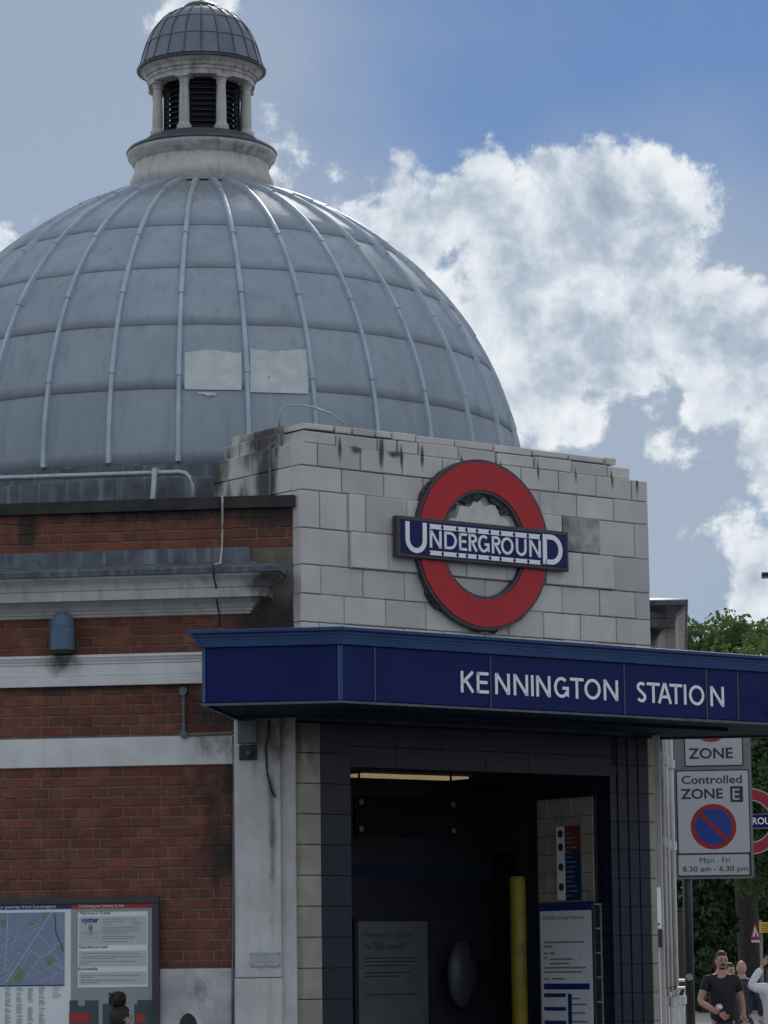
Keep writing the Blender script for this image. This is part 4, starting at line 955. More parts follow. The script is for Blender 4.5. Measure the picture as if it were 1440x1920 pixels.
for (s0, y) in ((1.0,0.),(1.0,-.03),(.93,-.05)): pass
v = []; f = []; n = 32; rr_ = [(1.0,0.),(1.0,-.025),(.92,-.04),(.7,-.07),(.4,-.09),(.05,-.1)]
for (s0, y) in rr_: v += [(w_/2+s0*w_/2*cos(2*pi*k/n), y, h_/2+s0*h_/2*sin(2*pi*k/n)) for k in range(n)]
for i in range(len(rr_)-1): f += [(i*n+k, i*n+(k+1) % n, (i+1)*n+(k+1) % n, (i+1)*n+k) for k in range(n)]
f.append([(len(rr_)-1)*n+k for k in range(n)])
autosmooth(mo.add(v, f).ob('mirror_face', M('dull_mirror', (.11,.12,.145), (.08,.09,.11), .45, 4., metal=.2), t))
B().box(w_*.64, w_*.67, -.083, -.03, .02, h_-.02).ob('seam', m_black, t)
B().box(w_/2-.04, w_/2+.04, 0, .24, h_*.45, h_*.55).ob('bracket', m_black, t)
t, w_, h_ = back('hanging_panel', 'dark overhead panel with four bright bolts inside the entrance', 'panel', 664, 1492, 856, 1572, 1.4)
B().cbox(0, w_, -.02, .02, 0, h_, .004).ob('panel', M('matt_black', (.006,.007,.010), (.009,.01,.013), .8, 5., spec=.1), t)
for x in (.05, w_-.05):
    for z in (.06, h_-.05): B().disc(.022, -.03, -.02, (x, z), 14).ob('bolt', m_grey, t)
    B().tube([(x,0,h_-.01),(x,0,HZ-F.z(664,1572,1.4)-.052)], .01, 6).ob('hanger', m_black, t)
part('hall_beam', B().box(.3, 3.0, 1.5, 1.56, F.z(700,1645,1.5), F.z(700,1620,1.5)), m_soffit, F)
part('hall_screen', B().box(F.a(925,1700,2.0), 3.69, 1.99, 2.03, 0.013, 2.6), m_black, F)
t = empty('ceiling_light', F.w(1.9, 1.95, HZ-.06), F.phi, label='warm lit strip light on the hall ceiling', cat='light')
B().box(0, 1.15, -.16, .16, -.0, .055).ob('tray', m_ceil, t); B().box(.02, 1.13, -.14, .14, -.018, -.002).ob('diffuser', emit('lamp_glow', (1.,.80,.45), .17), t)
# ------------------------------------------------------------------ pipes and box on the right-hand wall
m_wpipe = M('white_painted_pipe', (.62,.62,.62), (.5,.5,.5), .45, 7., .1, 40., streak=.3, scol=(.25,.23,.21))
def pipe(s, off, r, label, z1=4.2, splay=True):
    t = empty('drainpipe', Rf.w(s, 0, 0), Rf.phi, label=label, cat='pipe')
    B().tube([(0,-off,z1),(0,-off,1.46),(0,-off-.02,1.40),(0,-off-.05,1.34),(0,-off-.05,.06)], r, 12).ob('pipe', m_wpipe, t, smooth=True)
    for z in (1.30, 2.6, 3.3): B().tube([(0,-off-(.05 if z < 1.4 else 0),z),(0,-off-(.05 if z < 1.4 else 0),z+.07)], r*1.3, 12).ob('collar', m_wpipe, t)
    B().box(-.03,.03,-off,-.002,3.0,3.04).ob('bracket', m_wpipe, t)
pipe(.55, .055, .026, 'thin white drainpipe nearest the cream tiled corner'); pipe(1.2, .075, .036, 'white drainpipe between the cream corner and the white pier'); pipe(1.75, .11, .045, 'thicker white drainpipe against the side of the white pier')
cb = Frame(*F.w(TW, 0)[:2], 37.5)
a0 = cb.a(1239, 1720, .1); a1 = cb.a(1252, 1720, .1)
t = empty('cable_box', F.w(TW+.02, .06, 1.9), F.phi, label='slim white cable box with black lower end beside the cream tiles', cat='box')
zb0 = F.z(1246,1776,.1)-1.9; zb1 = F.z(1246,1742,.1)-1.9; zb2 = F.z(1246,1664,.1)-1.9
B().cbox(0, .075, 0, .06, zb1, zb2, .006).ob('cover', m_white, t); B().cbox(.002, .078, -.002, .058, zb0, zb1-.002, .006).ob('lower_end', m_black, t); B().tube([(.06,.03,zb0),(.065,.03,zb0-.4),(.075,.04,zb0-.75)], .008, 6).ob('flex', m_white, t)
B().box(.03,.05,-.003,.0,zb1+.03,zb1+.045).ob('mark', m_ink, t)
# ------------------------------------------------------------------ controlled zone sign
def FP(depth): return Frame(0, depth, -6.0)
Z = FP(32.); zx = lambda px, py=1540: Z.a(px, py); zz_ = lambda py, px=1338: Z.z(px, py)
xc = (zx(1281,1700)+zx(1298,1700))/2
m_steel = M('sign_back_grey', (.20,.215,.235), (.16,.17,.19), .5, 6.); m_post = M('black_post_paint', (.018,.02,.026), (.03,.031,.036), .45, 5., .08, 30.)
m_sw = M('sign_white', (.50,.52,.56), (.46,.48,.52), .45, 2.5); m_sr = M('sign_red', (.34,.02,.03), (.30,.02,.03), .45, 4.); m_sb = M('sign_blue', (.008,.05,.27), (.01,.055,.3), .45, 4.)
t = empty('zone_sign', Z.w(xc, 0, 0), Z.phi, label='grey parking sign on black post, reading Controlled ZONE E', cat='sign')
B().tube([(0,0,0),(0,0,4.2)], .048, 20).ob('post', m_post, t, smooth=True); B().lathe([(.05,4.2),(.035,4.23),(.002,4.24)], 20, cap=False).ob('post_cap', m_post, t)
sx = lambda px, py=1540: zx(px, py)-xc
def plate(x0, y0, x1, y1, y, dep, mat, name, c=.012):
    X0, X1, Z0, Z1 = sx(x0,(y0+y1)/2), sx(x1,(y0+y1)/2), zz_(y1), zz_(y0)
    pts = []
    for (cx, cz, s) in ((X1-c,Z1-c,0),(X0+c,Z1-c,90),(X0+c,Z0+c,180),(X1-c,Z0+c,270)): pts += arc(cx, cz, c, c, s, s+90, 5)
    return B().poly(pts, y, y+dep).ob(name, mat, t)
plate(1264, 1272, 1409, 1648, -.075, .02, m_steel, 'backing_board', .02)
plate(1281.5, 1283, 1392, 1438, -.079, .004, m_ink, 'speed_border'); plate(1284, 1286, 1389.5, 1435.5, -.082, .004, m_sw, 'speed_panel')
cz_ = (zz_(1354), sx(1336.5))
B().disc(.20, -.0845, -.081, (sx(1337), zz_(1356)), 48).ob('red_disc', m_sr, t); B().disc(.155, -.086, -.084, (sx(1337), zz_(1356)), 48).ob('disc_field', m_sw, t)
put_text(B(), '20', sx(1337), zz_(1368), h=.13, y=-.0868, align='C', bold=.02).ob('numeral', m_ink, t)
b = B(); put_text(b, 'ZONE', sx(1294), zz_(1423.5), h=zz_(1403)-zz_(1423.5), w=sx(1377.5)-sx(1294), y=-.0838, bold=.022); b.ob('lettering', m_ink, t)
plate(1269, 1444, 1406.5, 1644, -.079, .004, m_ink, 'border'); plate(1271.2, 1446.5, 1404, 1599.5, -.082, .004, m_sw, 'zone_panel'); plate(1272.5, 1603, 1404.5, 1641, -.082, .004, m_sw, 'hours_panel')
for (s_, x0, x1, y1, y0, bd) in (('Controlled',1280,1393,1470.2,1454.5,.016),('ZONE',1277.5,1357,1498.5,1479,.022),('Mon - Fri',1310,1367,1618.5,1608,0.),('8.30 am - 6.30 pm',1278,1399.5,1637.5,1624,.008)):
    put_text(B(), s_, sx(x0), zz_(y1), h=zz_(y0)-zz_(y1), w=sx(x1)-sx(x0), y=-.0838, bold=bd).ob('lettering', m_ink, t, kind='stuff')
plate(1369, 1475.5, 1393, 1505.5, -.0832, .0015, m_ink, 'letter_tile', .008)
put_text(B(), 'E', sx(1381.5), zz_(1501), h=zz_(1480.5)-zz_(1501), w=sx(1388)-sx(1375), y=-.0845, align='C', bold=.01).ob('zone_letter', m_sw, t)
c = (sx(1337.5), zz_(1550.5)); rs = zz_(1508)-zz_(1550.5)
B().disc(rs, -.0838, -.0815, c, 56).ob('red_ring', m_sr, t); B().disc(rs*.80, -.0852, -.0836, c, 56).ob('blue_field', m_sb, t)
q = rs*.86/sqrt(2); B().stroke([(c[0]-q, c[1]+q), (c[0]+q, c[1]-q)], rs*.19, -.0866, -.085).ob('red_slash', m_sr, t)
B().disc(.036, -.062, -.05, (sx(1293,1832), zz_(1832,1293)), 24).ob('post_label', M('label_grey', (.42,.45,.45), (.2,.22,.22), .5, 60.), t)
# ------------------------------------------------------------------ second roundel on the street
Z2 = FP(35.5); x2, z2 = Z2.hit(1406, 1540); r2 = (Z2.z(1406,1478)-Z2.z(1406,1602))/2
t = empty('roundel_sign', Z2.w(x2, 0, 0), Z2.phi, label='street roundel on a post, white edged red ring behind the zone sign', cat='sign')
B().ring(r2*.63, r2, -.02, .02, (0,z2), 64).ob('white_ring', m_sw, t); B().ring(r2*.66, r2*.97, -.025, .025, (0,z2), 64).ob('red_ring', m_sr, t)
hb = (Z2.z(1420,1526)-Z2.z(1420,1553.5))/2; B().box(-r2*1.22, r2*1.22, -.035, .035, z2-hb, z2+hb).ob('bar_frame', m_steel, t); B().box(-r2*1.2, r2*1.2, -.038, .038, z2-hb*.88, z2+hb*.88).ob('blue_bar', m_navy, t)
put_text(B(), 'UNDERGROUND', 0, z2-hb*.46, h=hb*.95, w=r2*2.08, y=-.0395, align='C', bold=.012).ob('lettering', m_white, t)
B().box(.52,.60,-.04,.04,0,z2+.5).ob('post', m_post, t); B().box(.1,.53,.04,.07,z2-.04,z2+.04).ob('bracket', m_post, t)
# ------------------------------------------------------------------ warning sign further down the road
Z3 = FP(80.); x3 = Z3.a(1427, 1760)
t = empty('warning_sign', Z3.w(x3, 0, 0), Z3.phi, label='small red edged triangle sign with yellow plate far down the road', cat='sign')
wx = lambda px: Z3.a(px, 1750)-x3; wz = lambda py: Z3.z(1416, py)
B().tube([(0,.05,0),(0,.05,wz(1725))], .04, 8).ob('post', m_steel, t)
B().poly([(wx(1407.5),wz(1758)),(wx(1426),wz(1758)),(wx(1415.5),wz(1729))], -.02, .0).ob('triangle', m_sr, t); B().poly([(wx(1411),wz(1756)),(wx(1423),wz(1756)),(wx(1415.8),wz(1736))], -.024, -.018).ob('triangle_field', m_sw, t)
B().poly([(wx(1415),wz(1756)),(wx(1419),wz(1756)),(wx(1417),wz(1746))], -.028, -.022).ob('pictogram', m_sb, t)
B().box(wx(1408.5),wx(1425),-.02,0,wz(1767),wz(1763)).ob('lower_plate', m_sw, t); B().box(wx(1407.5),wx(1425),-.018,0,wz(1762.8),wz(1759)).ob('lower_band', m_sr, t)
B().box(wx(1424),wx(1446),-.03,-.01,wz(1749),wz(1729.5)).ob('yellow_plate', M('sign_yellow', (.62,.42,.01), (.58,.38,.01), .5, 5.), t)
b = B(); [b.box(wx(1428),wx(1442),-.033,-.03,wz(1734.5+4*k),wz(1733+4*k)) for k in range(4)]; b.ob('print', m_ink, t, kind='stuff')
# yellow-topped bollard pole near the woman
# ------------------------------------------------------------------ street lamp reaching into the frame
Z4 = FP(30.); xl_, zl_ = Z4.hit(1428, 1079)
t = empty('street_lamp', Z4.w(xl_+2.1, 0, 0), Z4.phi, label='dark street lamp whose arm tip reaches into the sky', cat='street lamp')
B().tube([(0,0,0),(0,0,zl_-.6)], [.08,.05], 14).ob('column', m_post, t, smooth=True); B().tube([(0,0,zl_-.62),(-.05,0,zl_-.2),(-.3,0,zl_+.0),(-.8,0,zl_+.03),(-1.6,0,zl_+.02)], .03, 8).ob('arm', m_post, t, smooth=True); B().cbox(-2.1,-1.5,-.1,.1,zl_-.02,zl_+.02,.01).ob('lantern', m_post, t)
# swan-neck light on the canopy
t = empty('canopy_light', F.w(F.a(1446,1330,DC-.05), DC-.02, F.z(1446,1345,DC)), F.phi, label='small pale swan neck light on the canopy fascia', cat='light')
B().tube([(.05,0,.0),(.05,-.06,.1),(.03,-.12,.17),(-.005,-.16,.185),(-.035,-.18,.16)], .013, 8).ob('neck', m_galv, t, smooth=True)
lt = B().lathe([(.012,.03),(.03,.015),(.05,-.02),(.052,-.03),(.03,-.01)], 16, cap=False).ob('shade', m_galv, t, (-.035,-.18,.14), smooth=True)
# white barrier by the post
Zb = FP(33.); x0 = Zb.a(1264,1850)
t = empty('barrier', Zb.w(x0, 0, 0), Zb.phi, label='white tubular barrier beside the black sign post', cat='barrier')
bx_ = lambda px: Zb.a(px,1850)-x0; bz = lambda py: Zb.z(1275,py)
B().tube([(-.3,0,bz(1838)),(bx_(1286),0,bz(1838)),(bx_(1287),0,bz(1852)),(-.3,0,bz(1852))], .014, 8).ob('top_rail', m_white, t); B().tube([(bx_(1287),.01,bz(1855)),(bx_(1283),.01,bz(1870)),(bx_(1275),.01,bz(1890)),(bx_(1271),.0,.0)], .017, 8).ob('leg', m_white, t); B().tube([(-.3,0,bz(1838)),(-.3,0,0)], .017, 8).ob('leg', m_white, t)
# ------------------------------------------------------------------ boundary wall and trees
m_dbrick = M('dark_boundary_brick', (.07,.05,.042), (.045,.036,.032), .9, 3., .4, 12.)
Z5 = FP(72.)
t = empty('boundary_wall', Z5.w(Z5.a(1262,1800), 0, 0), Z5.phi, label='dark brick boundary wall under the trees', cat='wall')
b = B(); hw = Z5.z(1270,1702)
B().box(-4, .28, .02, .3, 0, hw-.08).ob('wall_core', m_dbrick, t); B().cbox(-4.05,.32,-.04,.34,hw-.08,hw,.02).ob('coping', m_coping, t)
cs = B(); zz = .0; k = 0
while zz < hw-.16:
    x = -4+(.11 if k % 2 else 0)
    while x < .1: cs.box(x, x+.215, 0, .03, zz, zz+.065); x += .225
    zz += .075; k += 1
cs.ob('brick', m_dbrick, t, kind='stuff', label='courses of dark brick')
m_leaf = M('leaf', (.045,.085,.032), (.105,.17,.075), .5, .8, 0, spec=.35)
nt_ = NT(m_leaf.node_tree); bsdf = nt_.n['Principled BSDF']
oi = nt_.node('ShaderNodeNewGeometry'); 
tr = nt_.node('ShaderNodeBsdfTranslucent'); tr.inputs[0].default_value = (.16,.26,.05,1); mx = nt_.node('ShaderNodeMixShader'); mx.inputs[0].default_value = .28
nt_.l.new(bsdf.outputs[0], mx.inputs[1]); nt_.l.new(tr.outputs[0], mx.inputs[2]); nt_.l.new(mx.outputs[0], nt_.n['Material Output'].inputs[0])
m_leaf2 = M('shrub_leaf', (.02,.04,.018), (.045,.08,.034), .55, .8, 0)
m_bark = M('bark', (.075,.06,.05), (.045,.038,.032), .9, 6., .7, 30.)
def tree(x, y, h, r, label, seed, nleaf=16000, trunk_r=.35, base=.28, leaf=.17, mat=None, name='tree'):
    rng = np.random.default_rng(seed); rnd = random.Random(seed)
    t = empty(name, (x, y, 0), 0, label=label, cat='tree' if name == 'tree' else 'shrub', group='trees beyond the station' if name == 'tree' else 'shrubs under the trees')
    b = B(); top = h*.55
    b.tube([(0,0,-.1),(.05,0,h*.12),(-.05,.1,h*.3),(.1,.05,top),(.1,.1,h*.8)], [trunk_r*1.25,trunk_r,trunk_r*.85,trunk_r*.5,trunk_r*.12], 12).ob('trunk', m_bark, t, smooth=True)
    cen = []
    for k in range(9):
        a = k*2.4+rnd.random(); z0 = h*(.26+.05*k); e = r*rnd.uniform(.55,.85); p1 = (e*.5*cos(a), e*.5*sin(a), z0+h*.12); p2 = (e*cos(a), e*sin(a), z0+h*.17)
        B().tube([(0,0,z0), p1, p2], [trunk_r*.4, trunk_r*.22, .03], 7).ob('limb', m_bark, t, smooth=True)
    n = 130
    for k in range(n):
        u = rng.normal(size=3); u /= np.linalg.norm(u); rad = rng.uniform(.55, 1.0)**.6
        zc = h*(base+1)/2; hz_ = h*(1-base)/2
        cen.append((u[0]*r*rad, u[1]*r*rad, zc+u[2]*hz_*rad*.92, rng.uniform(.13,.24)*r))
    cen = np.array(cen)
    idx = np.minimum((rng.random(nleaf)**1.25*n).astype(int), n-1); c_ = cen[idx]
    u = rng.normal(size=(nleaf,3)); u /= np.linalg.norm(u, axis=1)[:,None]
    p = c_[:,:3]+u*(c_[:,3]*rng.uniform(.35,1.05,nleaf)**.7)[:,None]
    nx_ = rng.normal(size=(nleaf,3)); nx_ /= np.linalg.norm(nx_, axis=1)[:,None]
    ny_ = np.cross(nx_, rng.normal(size=(nleaf,3))); ny_ /= np.linalg.norm(ny_, axis=1)[:,None]
    s_ = leaf*rng.uniform(.6,1.25,nleaf)[:,None]
    V = np.stack([p-nx_*s_, p+ny_*s_*.5, p+nx_*s_, p-ny_*s_*.5], 1).reshape(-1,3)
    me = bpy.data.meshes.new('crown'); me.from_pydata(V.tolist(), [], np.arange(nleaf*4).reshape(-1,4).tolist()); me.materials.append(mat or m_leaf)
    ob('crown', me, t)
    return t
Z6 = FP(96.)
def tx(px, dep): return Frame(0, dep, 0).a(px, 1700)
tree(tx(1330,100), 100, 13.2, 3.6, 'leafy green tree with its crown top beside the stone cornice', 11, 52000, leaf=.105)
tree(tx(1402,97), 97, 12.6, 3.4, 'leafy green tree with thick bare trunk behind the street roundel', 12, 46000, trunk_r=.40, base=.33, leaf=.105)
tree(tx(1500,92), 92, 11.6, 3.8, 'leafy green tree beyond the warning sign with yellow plate', 13, 40000, leaf=.105)
tree(tx(1250,108), 108, 12.0, 4.2, 'leafy green tree mostly hidden behind the station side wall', 14, 26000, leaf=.12)
tree(tx(1600,120), 120, 14, 6, 'tall leafy tree further along the street', 15, 12000, leaf=.24)
for k, (px, dep, h, r, lb) in enumerate(((1315,94,4.3,1.05,'dark leafy shrub above the boundary wall by the black sign post'),(1345,108,4.2,2.4,'dark leafy shrub behind the man in the black T-shirt'),(1425,104,4.8,2.6,'dark shrub beside the warning sign post'),(1480,110,4.4,2.6,'low dark shrub behind the woman in white'),
        (1320,106,6.0,3.0,'tall dark shrub below the controlled zone sign'),(1390,112,6.4,3.4,'tall dark shrub behind the street roundel post'),(1460,115,6.5,3.4,'tall dark shrub past the yellow plate'),(1240,110,6,3.2,'tall dark shrub hidden by the station side wall'))):
    tree(tx(px,dep), dep, h, r, lb, 30+k, 15000, .12, 0.0, .11, m_leaf2, 'shrub')
# ------------------------------------------------------------------ people
m_skin = M('skin', (.45,.27,.20), (.39,.22,.16), .5, 8., .05, 60.); m_skind = M('skin_brown', (.24,.125,.08), (.2,.1,.065), .5, 8.)
m_tee = M('black_cotton', (.012,.012,.015), (.018,.018,.022), .9, 9., .3, 60.); m_jean = M('dark_denim', (.025,.035,.06), (.018,.025,.045), .9, 12.)
m_navyj = M('navy_jacket', (.02,.032,.06), (.014,.022,.045), .8, 9., .2, 30.); m_shirt = M('white_cotton', (.72,.73,.76), (.62,.63,.67), .85, 6., .2, 20.)
m_hair = M('dark_hair', (.012,.009,.008), (.022,.016,.013), .6, 40., .6, 90.); m_hairb = M('brown_hair', (.06,.035,.02), (.04,.024,.014), .6, 40., .5, 90.); m_shoe = M('shoe', (.03,.03,.03), (.05,.05,.05), .6)
m_coat = M('green_black_coat', (.02,.022,.022), (.03,.03,.03), .85, 9.)
def skin(name, chains, mat, parent, sub=2, root=0):
    """one continuous skinned surface; chains of (x,y,z,r)"""
    v = []; e = []; rad = []; idx = {}
    def vid(p):
        k = (round(p[0],4), round(p[1],4), round(p[2],4))
        if k not in idx: idx[k] = len(v); v.append(p[:3]); rad.append(p[3])
        return idx[k]
    for ch in chains:
        for a, b in zip(ch[:-1], ch[1:]): e.append((vid(a), vid(b)))
    me = bpy.data.meshes.new(name); me.from_pydata(v, e, []); o = bpy.data.objects.new(name, me); COL.objects.link(o)
    md = o.modifiers.new('s', 'SKIN'); md.use_smooth_shade = True
    for k, q in enumerate(me.skin_vertices[0].data):
        q.radius = (rad[k], rad[k]) if not isinstance(rad[k], tuple) else rad[k]; q.use_root = (k == root)
    sb = o.modifiers.new('u', 'SUBSURF'); sb.levels = sub; sb.render_levels = sub
    dg = bpy.context.evaluated_depsgraph_get(); m2 = bpy.data.meshes.new_from_object(o.evaluated_get(dg)); bpy.data.objects.remove(o)
    m2.materials.clear(); m2.materials.append(mat); m2.name = name
    for p in m2.polygons: p.use_smooth = True
    return ob(name, m2, parent)
def head_pts(s=1., hair=False):
    v = []; f = []; nu, nv = 28, 22
    for j in range(nv+1):
        ph = -pi/2+pi*j/nv
        for i in range(nu):
            th = 2*pi*i/nu; x = cos(ph)*sin(th); y = -cos(ph)*cos(th); z = sin(ph)
            X, Y, Zz = x*.076, y*.096, z*.118
            low = max(0, -z)
            X *= 1-.30*low**1.5; Y *= 1-.12*low
            if y < 0: Y += .012*low*(-y)                         # chin forward
            fr_ = max(0, -y)**6
            if not hair:
                Y -= .020*math.exp(-((x/.16)**2+((z+.10)/.17)**2))*(y < 0)     # nose
                Y += .010*math.exp(-(((abs(x)-.36)/.16)**2+((z-.06)/.11)**2))*(y < 0)   # eye sockets
                Y -= .006*math.exp(-((x/.5)**2+((z-.22)/.08)**2))*(y < 0)      # brow
                Y -= .006*math.exp(-((x/.25)**2+((z+.47)/.08)**2))*(y < 0)     # lips
                X += (.012*math.exp(-(((z+.03)/.22)**2+((y-.12)/.12)**2)))*(1 if x > 0 else -1)   # ears
            v.append((X*s, Y*s, Zz*s))
    for j in range(nv):
        for i in range(nu): f.append((j*nu+i, j*nu+(i+1) % nu, (j+1)*nu+(i+1) % nu, (j+1)*nu+i))
    return v, f
def person(label, x, y, facing, height, top, legs, headmat, hair=None, bare_arm=True, armL=None, armR=None, jacket=False, beard=False, bald=False, hairlen=0, bun=False):
    """facing: rotation about z, 0 looks towards the camera (-y)"""
    s = height/1.75
    t = empty('person', (x, y, 0), facing, label=label, cat='person')
    q = lambda X, Y, Zz, r: (X*s, Y*s, Zz*s, r*s)
    pel = q(0,0,.95,.135); ch = q(0,.0,1.25,.145); sh_ = q(0,.01,1.42,.10); nk = q(0,.0,1.50,.058); nk2 = q(0,-.01,1.58,.055)
    def leg(sg): return [pel, q(sg*.09,0,.88,.095), q(sg*.11,-.01,.50,.062), q(sg*.115,.015,.12,.042), q(sg*.12,-.02,.05,.042), q(sg*.13,-.14,.035,.032)]
    aR = armR or [(-.27,.02,1.12,.042), (-.28,-.03,.88,.032)]; aL = armL or [(.27,.02,1.12,.042), (.28,-.03,.88,.032)]
    def arm(sg, pts): return [sh_, q(sg*.165,.01,1.41,.062)] + [q(*p) for p in pts]
    sl_ = lambda c_: [c_[0]]+[(p[0],p[1],p[2],p[3]*.72) for p in c_[1:]]
    pel = q(0,0,.95,.10); body = skin('body', [[pel, ch, sh_, nk, nk2], sl_(leg(-1)), sl_(leg(1)), arm(-1, aR), arm(1, aL)], headmat, t)
    pel = q(0,0,.95,.135)
    # hands
    for sg, pts in ((-1, aR), (1, aL)):
        w0 = Vector(pts[-1][:3]); dr = (w0-Vector(pts[-2][:3])).normalized(); sd_ = dr.cross(Vector((0,1,0))).normalized() if abs(dr.y) < .9 else Vector((1,0,0)); nrm = dr.cross(sd_).normalized()
        pc = w0+dr*.05; chs = [[tuple(w0)+(.026,), tuple(pc)+(.030,)]]
        for k, ln in enumerate((.072,.082,.076,.06)):
            bs_ = pc+dr*.03+sd_*(.030-.02*k); m1 = bs_+dr*ln*.5+nrm*.008; m2_ = bs_+dr*ln*.85+nrm*.03
            chs.append([tuple(pc)+(.030,), tuple(bs_)+(.0105,), tuple(m1)+(.0095,), tuple(m2_)+(.008,)])
        th = w0+dr*.025+sd_*.035; chs.append([tuple(pc)+(.030,), tuple(th)+(.012,), tuple(th+dr*.04+sd_*.012+nrm*.01)+(.010,)])
        chs = [[(p[0]*s,p[1]*s,p[2]*s,p[3]*s) for p in c_] for c_ in chs]
        skin('hand', chs, headmat, t, 1)
    # clothes
    k_ = 1.13
    def grow(p, g_=.014): return (p[0], p[1], p[2], p[3]+g_*s)
    sl = []
    for sg, pts in ((-1, aR), (1, aL)):
        a0 = arm(sg, pts); el = a0[2]
        mid = tuple(a0[1][i]*.42+el[i]*.58 for i in range(3))+(.068*s,)
        if bare_arm: sl.append([grow(sh_,.02), grow(a0[1],.016), mid])
        else: sl.append([grow(sh_,.02), grow(a0[1],.018), grow(el,.016), grow(tuple(el[i]*.1+a0[3][i]*.9 for i in range(3))+(.036*s,),.014)])
    skin('jacket' if jacket else 'shirt', [[grow(q(0,0,.86,.150),.025), grow(q(0,-.01,1.08,.14),.022), grow(ch,.022), grow(sh_,.02), grow(q(0,.005,1.475,.062),.006)]]+sl, top, t)
    skin('trousers', [[grow(q(0,0,1.0,.125),.02), grow(pel,.022)]]+[[grow(pel,.022)]+[grow(p,.018) for p in leg(sg)[1:4]] for sg in (-1,1)], legs, t)
    for sg in (-1,1): skin('shoe', [[grow(q(sg*.12,.04,.05,.045),.004), grow(q(sg*.12,-.03,.05,.045),.004), grow(q(sg*.13,-.16,.035,.035),.004)]], m_shoe, t, 1)
    hv, hf = head_pts(s*1.0); hz0 = 1.632*s
    hd_ = ob('head', mesh('head', [(p[0], p[1]-.012*s, p[2]+hz0) for p in hv], hf, headmat, True), t)
    for sg in (-1,1):
        B().disc(.010*s, 0, .004, (0,0), 12).ob('eye', m_ink, hd_, (sg*.029*s, -.100*s, hz0+.010*s)); B().box(-.016*s,.016*s,-.003,.003,0,.005*s).ob('eyebrow', hair or m_hairb, hd_, (sg*.029*s,-.107*s,hz0+.028*s))
    B().box(-.022*s,.022*s,0,.004,0,.005*s).ob('mouth', m_skind, hd_, (0,-.1045*s,hz0-.056*s))
    if beard:
        vv = [(p[0]*1.03, p[1]*1.035-.012*s, p[2]*1.03+hz0) for p in hv]
        keep = [f_ for f_ in hf if all((hv[i][2] < -.074*s and hv[i][1] < -.01*s and abs(hv[i][0]) < .05*s) or (abs(hv[i][2]+.045*s) < .012*s and abs(hv[i][0]) < .032*s and hv[i][1] < 0) for i in f_)]
        ob('beard', mesh('beard', vv, keep, m_hair, True), t)
    if hair and not bald:
        hv2, _ = head_pts(s*1.07, True); rnd = random.Random(5)
        keep = [f_ for f_ in hf if all(hv2[i][2] > (.062*s if hv2[i][1] < -.055*s else (.015*s if hv2[i][1] < .0 else -(.06+hairlen)*s)) for i in f_)]
        ob('hair', mesh('hair', [(p[0]+rnd.uniform(-.002,.002)*s, p[1]-.010*s, p[2]+hz0+.004*s+rnd.uniform(-.002,.002)*s) for p in hv2], keep, hair, True), t)
        if hairlen > .1: skin('long_hair', [[q(0,.05,1.66,.085), q(0,.07,1.58,.085), q(0,.09,1.45,.075), q(0,.09,1.3,.05)]], hair, t)
        if bun:
            b = B(); rnd = random.Random(3); bm = bmesh.new(); bmesh.ops.create_icosphere(bm, subdivisions=4, radius=1)
            for vtx in bm.verts:
                p = vtx.co; n_ = 1.12+.07*sin(7*p.x+4*p.z)+.05*sin(11*p.y-6*p.z)+rnd.uniform(-.035,.035); vtx.co = Vector((p.x*.068*n_, p.y*.066*n_, p.z*.062*n_))*s+Vector((.01*s, .015*s, 1.80*s))
            m_ = bpy.data.meshes.new('bun'); bm.to_mesh(m_); bm.free(); m_.materials.append(hair)
            for p in m_.polygons: p.use_smooth = True
            ob('bun', m_, t)
            for k in range(26):
                a = rnd.uniform(0, 6.28); c0 = Vector((.01+.06*cos(a), .015+.05*sin(a), 1.80+rnd.uniform(-.03,.05)))*s; out = Vector((cos(a), sin(a)*.7, rnd.uniform(-.2,.8))).normalized()
                l_ = rnd.uniform(.015,.03)*s; b.tube([c0, c0+out*l_*.6+Vector((0,0,l_*.5)), c0+out*l_*1.3, c0+out*l_*1.2-Vector((0,0,l_*.5))], .0022*s, 4)
            for ph in (0, .5): b.tube([Vector((-.05+.032*cos(k*.6+ph)-.015, .0, 1.815+.034*sin(k*.6+ph)))*s for k in range(10)], .006*s, 5)
            b.ob('loose_curls', hair, t)
    return t
P37 = lambda px, dep: Frame(0, dep, 0).a(px, 1850)
man = person('man in black T-shirt with short beard standing by the sign post', P37(1350.5,37)+.02, 37, 0.16, 1.755, m_tee, m_jean, m_skin, m_hair, True,
       armR=[(-.285,-.02,1.16,.044), (-.10,-.22,1.02,.033)], armL=[(.25,.02,1.14,.042), (.245,-.04,.93,.032)], beard=True)
B().ring(.031,.038,-.012,.012,(0,0),20).ob('wristband', m_galv, man, (.248,-.035,.97), rz=0)
bo = empty('water_bottle', (P37(1337,37)+.03, 36.66, 1.10), 0, label='clear plastic bottle held under the man\'s arm', cat='bottle')
m_clear = M('clear_plastic', (.45,.5,.54), (.38,.42,.46), .2, 8., spec=.6)
b = B().lathe([(.034,0),(.037,.01),(.037,.05),(.034,.06),(.037,.07),(.037,.14),(.03,.165),(.014,.185),(.014,.195)], 20); b.v = [(p[0], -p[2]+.08, p[1]) for p in b.v]; b.ob('bottle_body', m_clear, bo, smooth=True)
b = B().lathe([(.016,.194),(.016,.215)], 16); b.v = [(p[0], -p[2]+.08, p[1]) for p in b.v]; b.ob('cap', m_white, bo)
person('bald man in navy jacket seen from behind', P37(1391,44), 44, pi-.2, 1.63, m_navyj, m_jean, m_skin, m_hairb, False, jacket=True, bald=True)
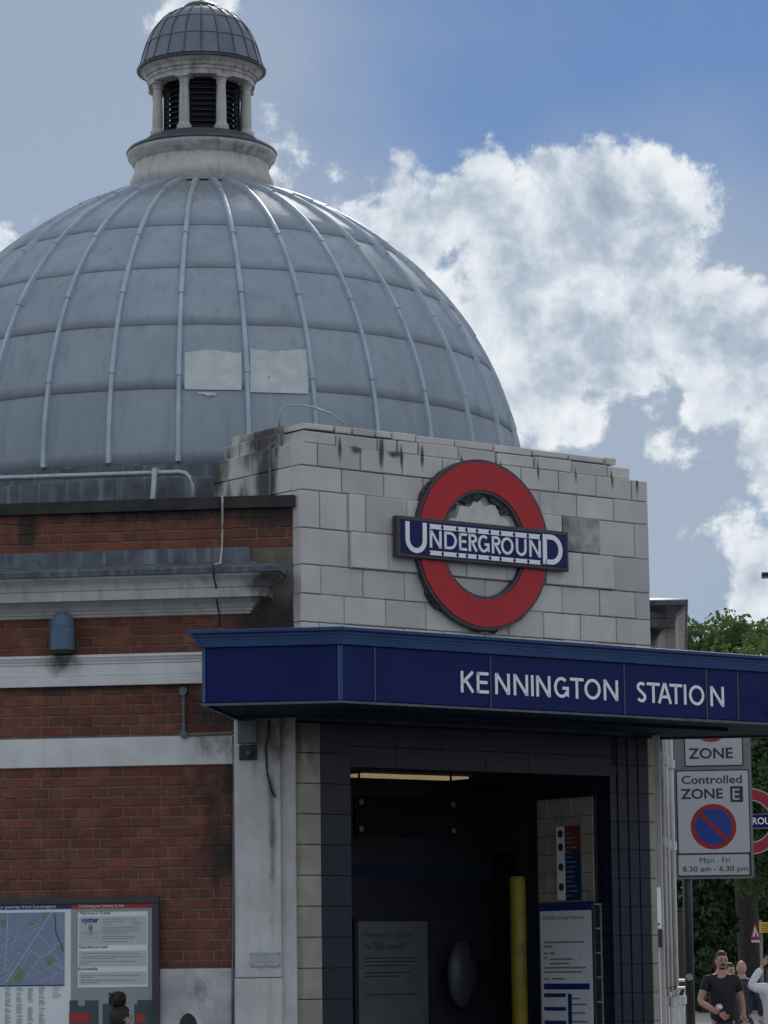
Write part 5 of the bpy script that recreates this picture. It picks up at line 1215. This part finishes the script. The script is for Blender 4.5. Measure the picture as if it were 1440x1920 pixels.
person('dark haired person partly hidden behind the man in black', P37(1368,42), 42, .5, 1.60, m_coat, m_jean, m_skin, m_hair, False, hairlen=.15)
person('woman in white shirt raising one hand to her head', P37(1452,37)+.0, 37, .3, 1.62, m_shirt, m_jean, m_skin, m_hairb, False, armR=[(-.36,-.02,1.44,.040), (-.17,-.03,1.70,.03)], hairlen=.2)
person('woman with dark curly hair tied in a bun by the poster case', P37(224,20.9)+.0, 20.9, pi-.9, 1.415, m_coat, m_jean, m_skin, m_hair, False, bun=True)
person('short person with black hair beside the marble plinth', P37(352,21.1), 21.1, pi-.2, 1.345, m_navyj, m_jean, m_skind, m_hair, False)
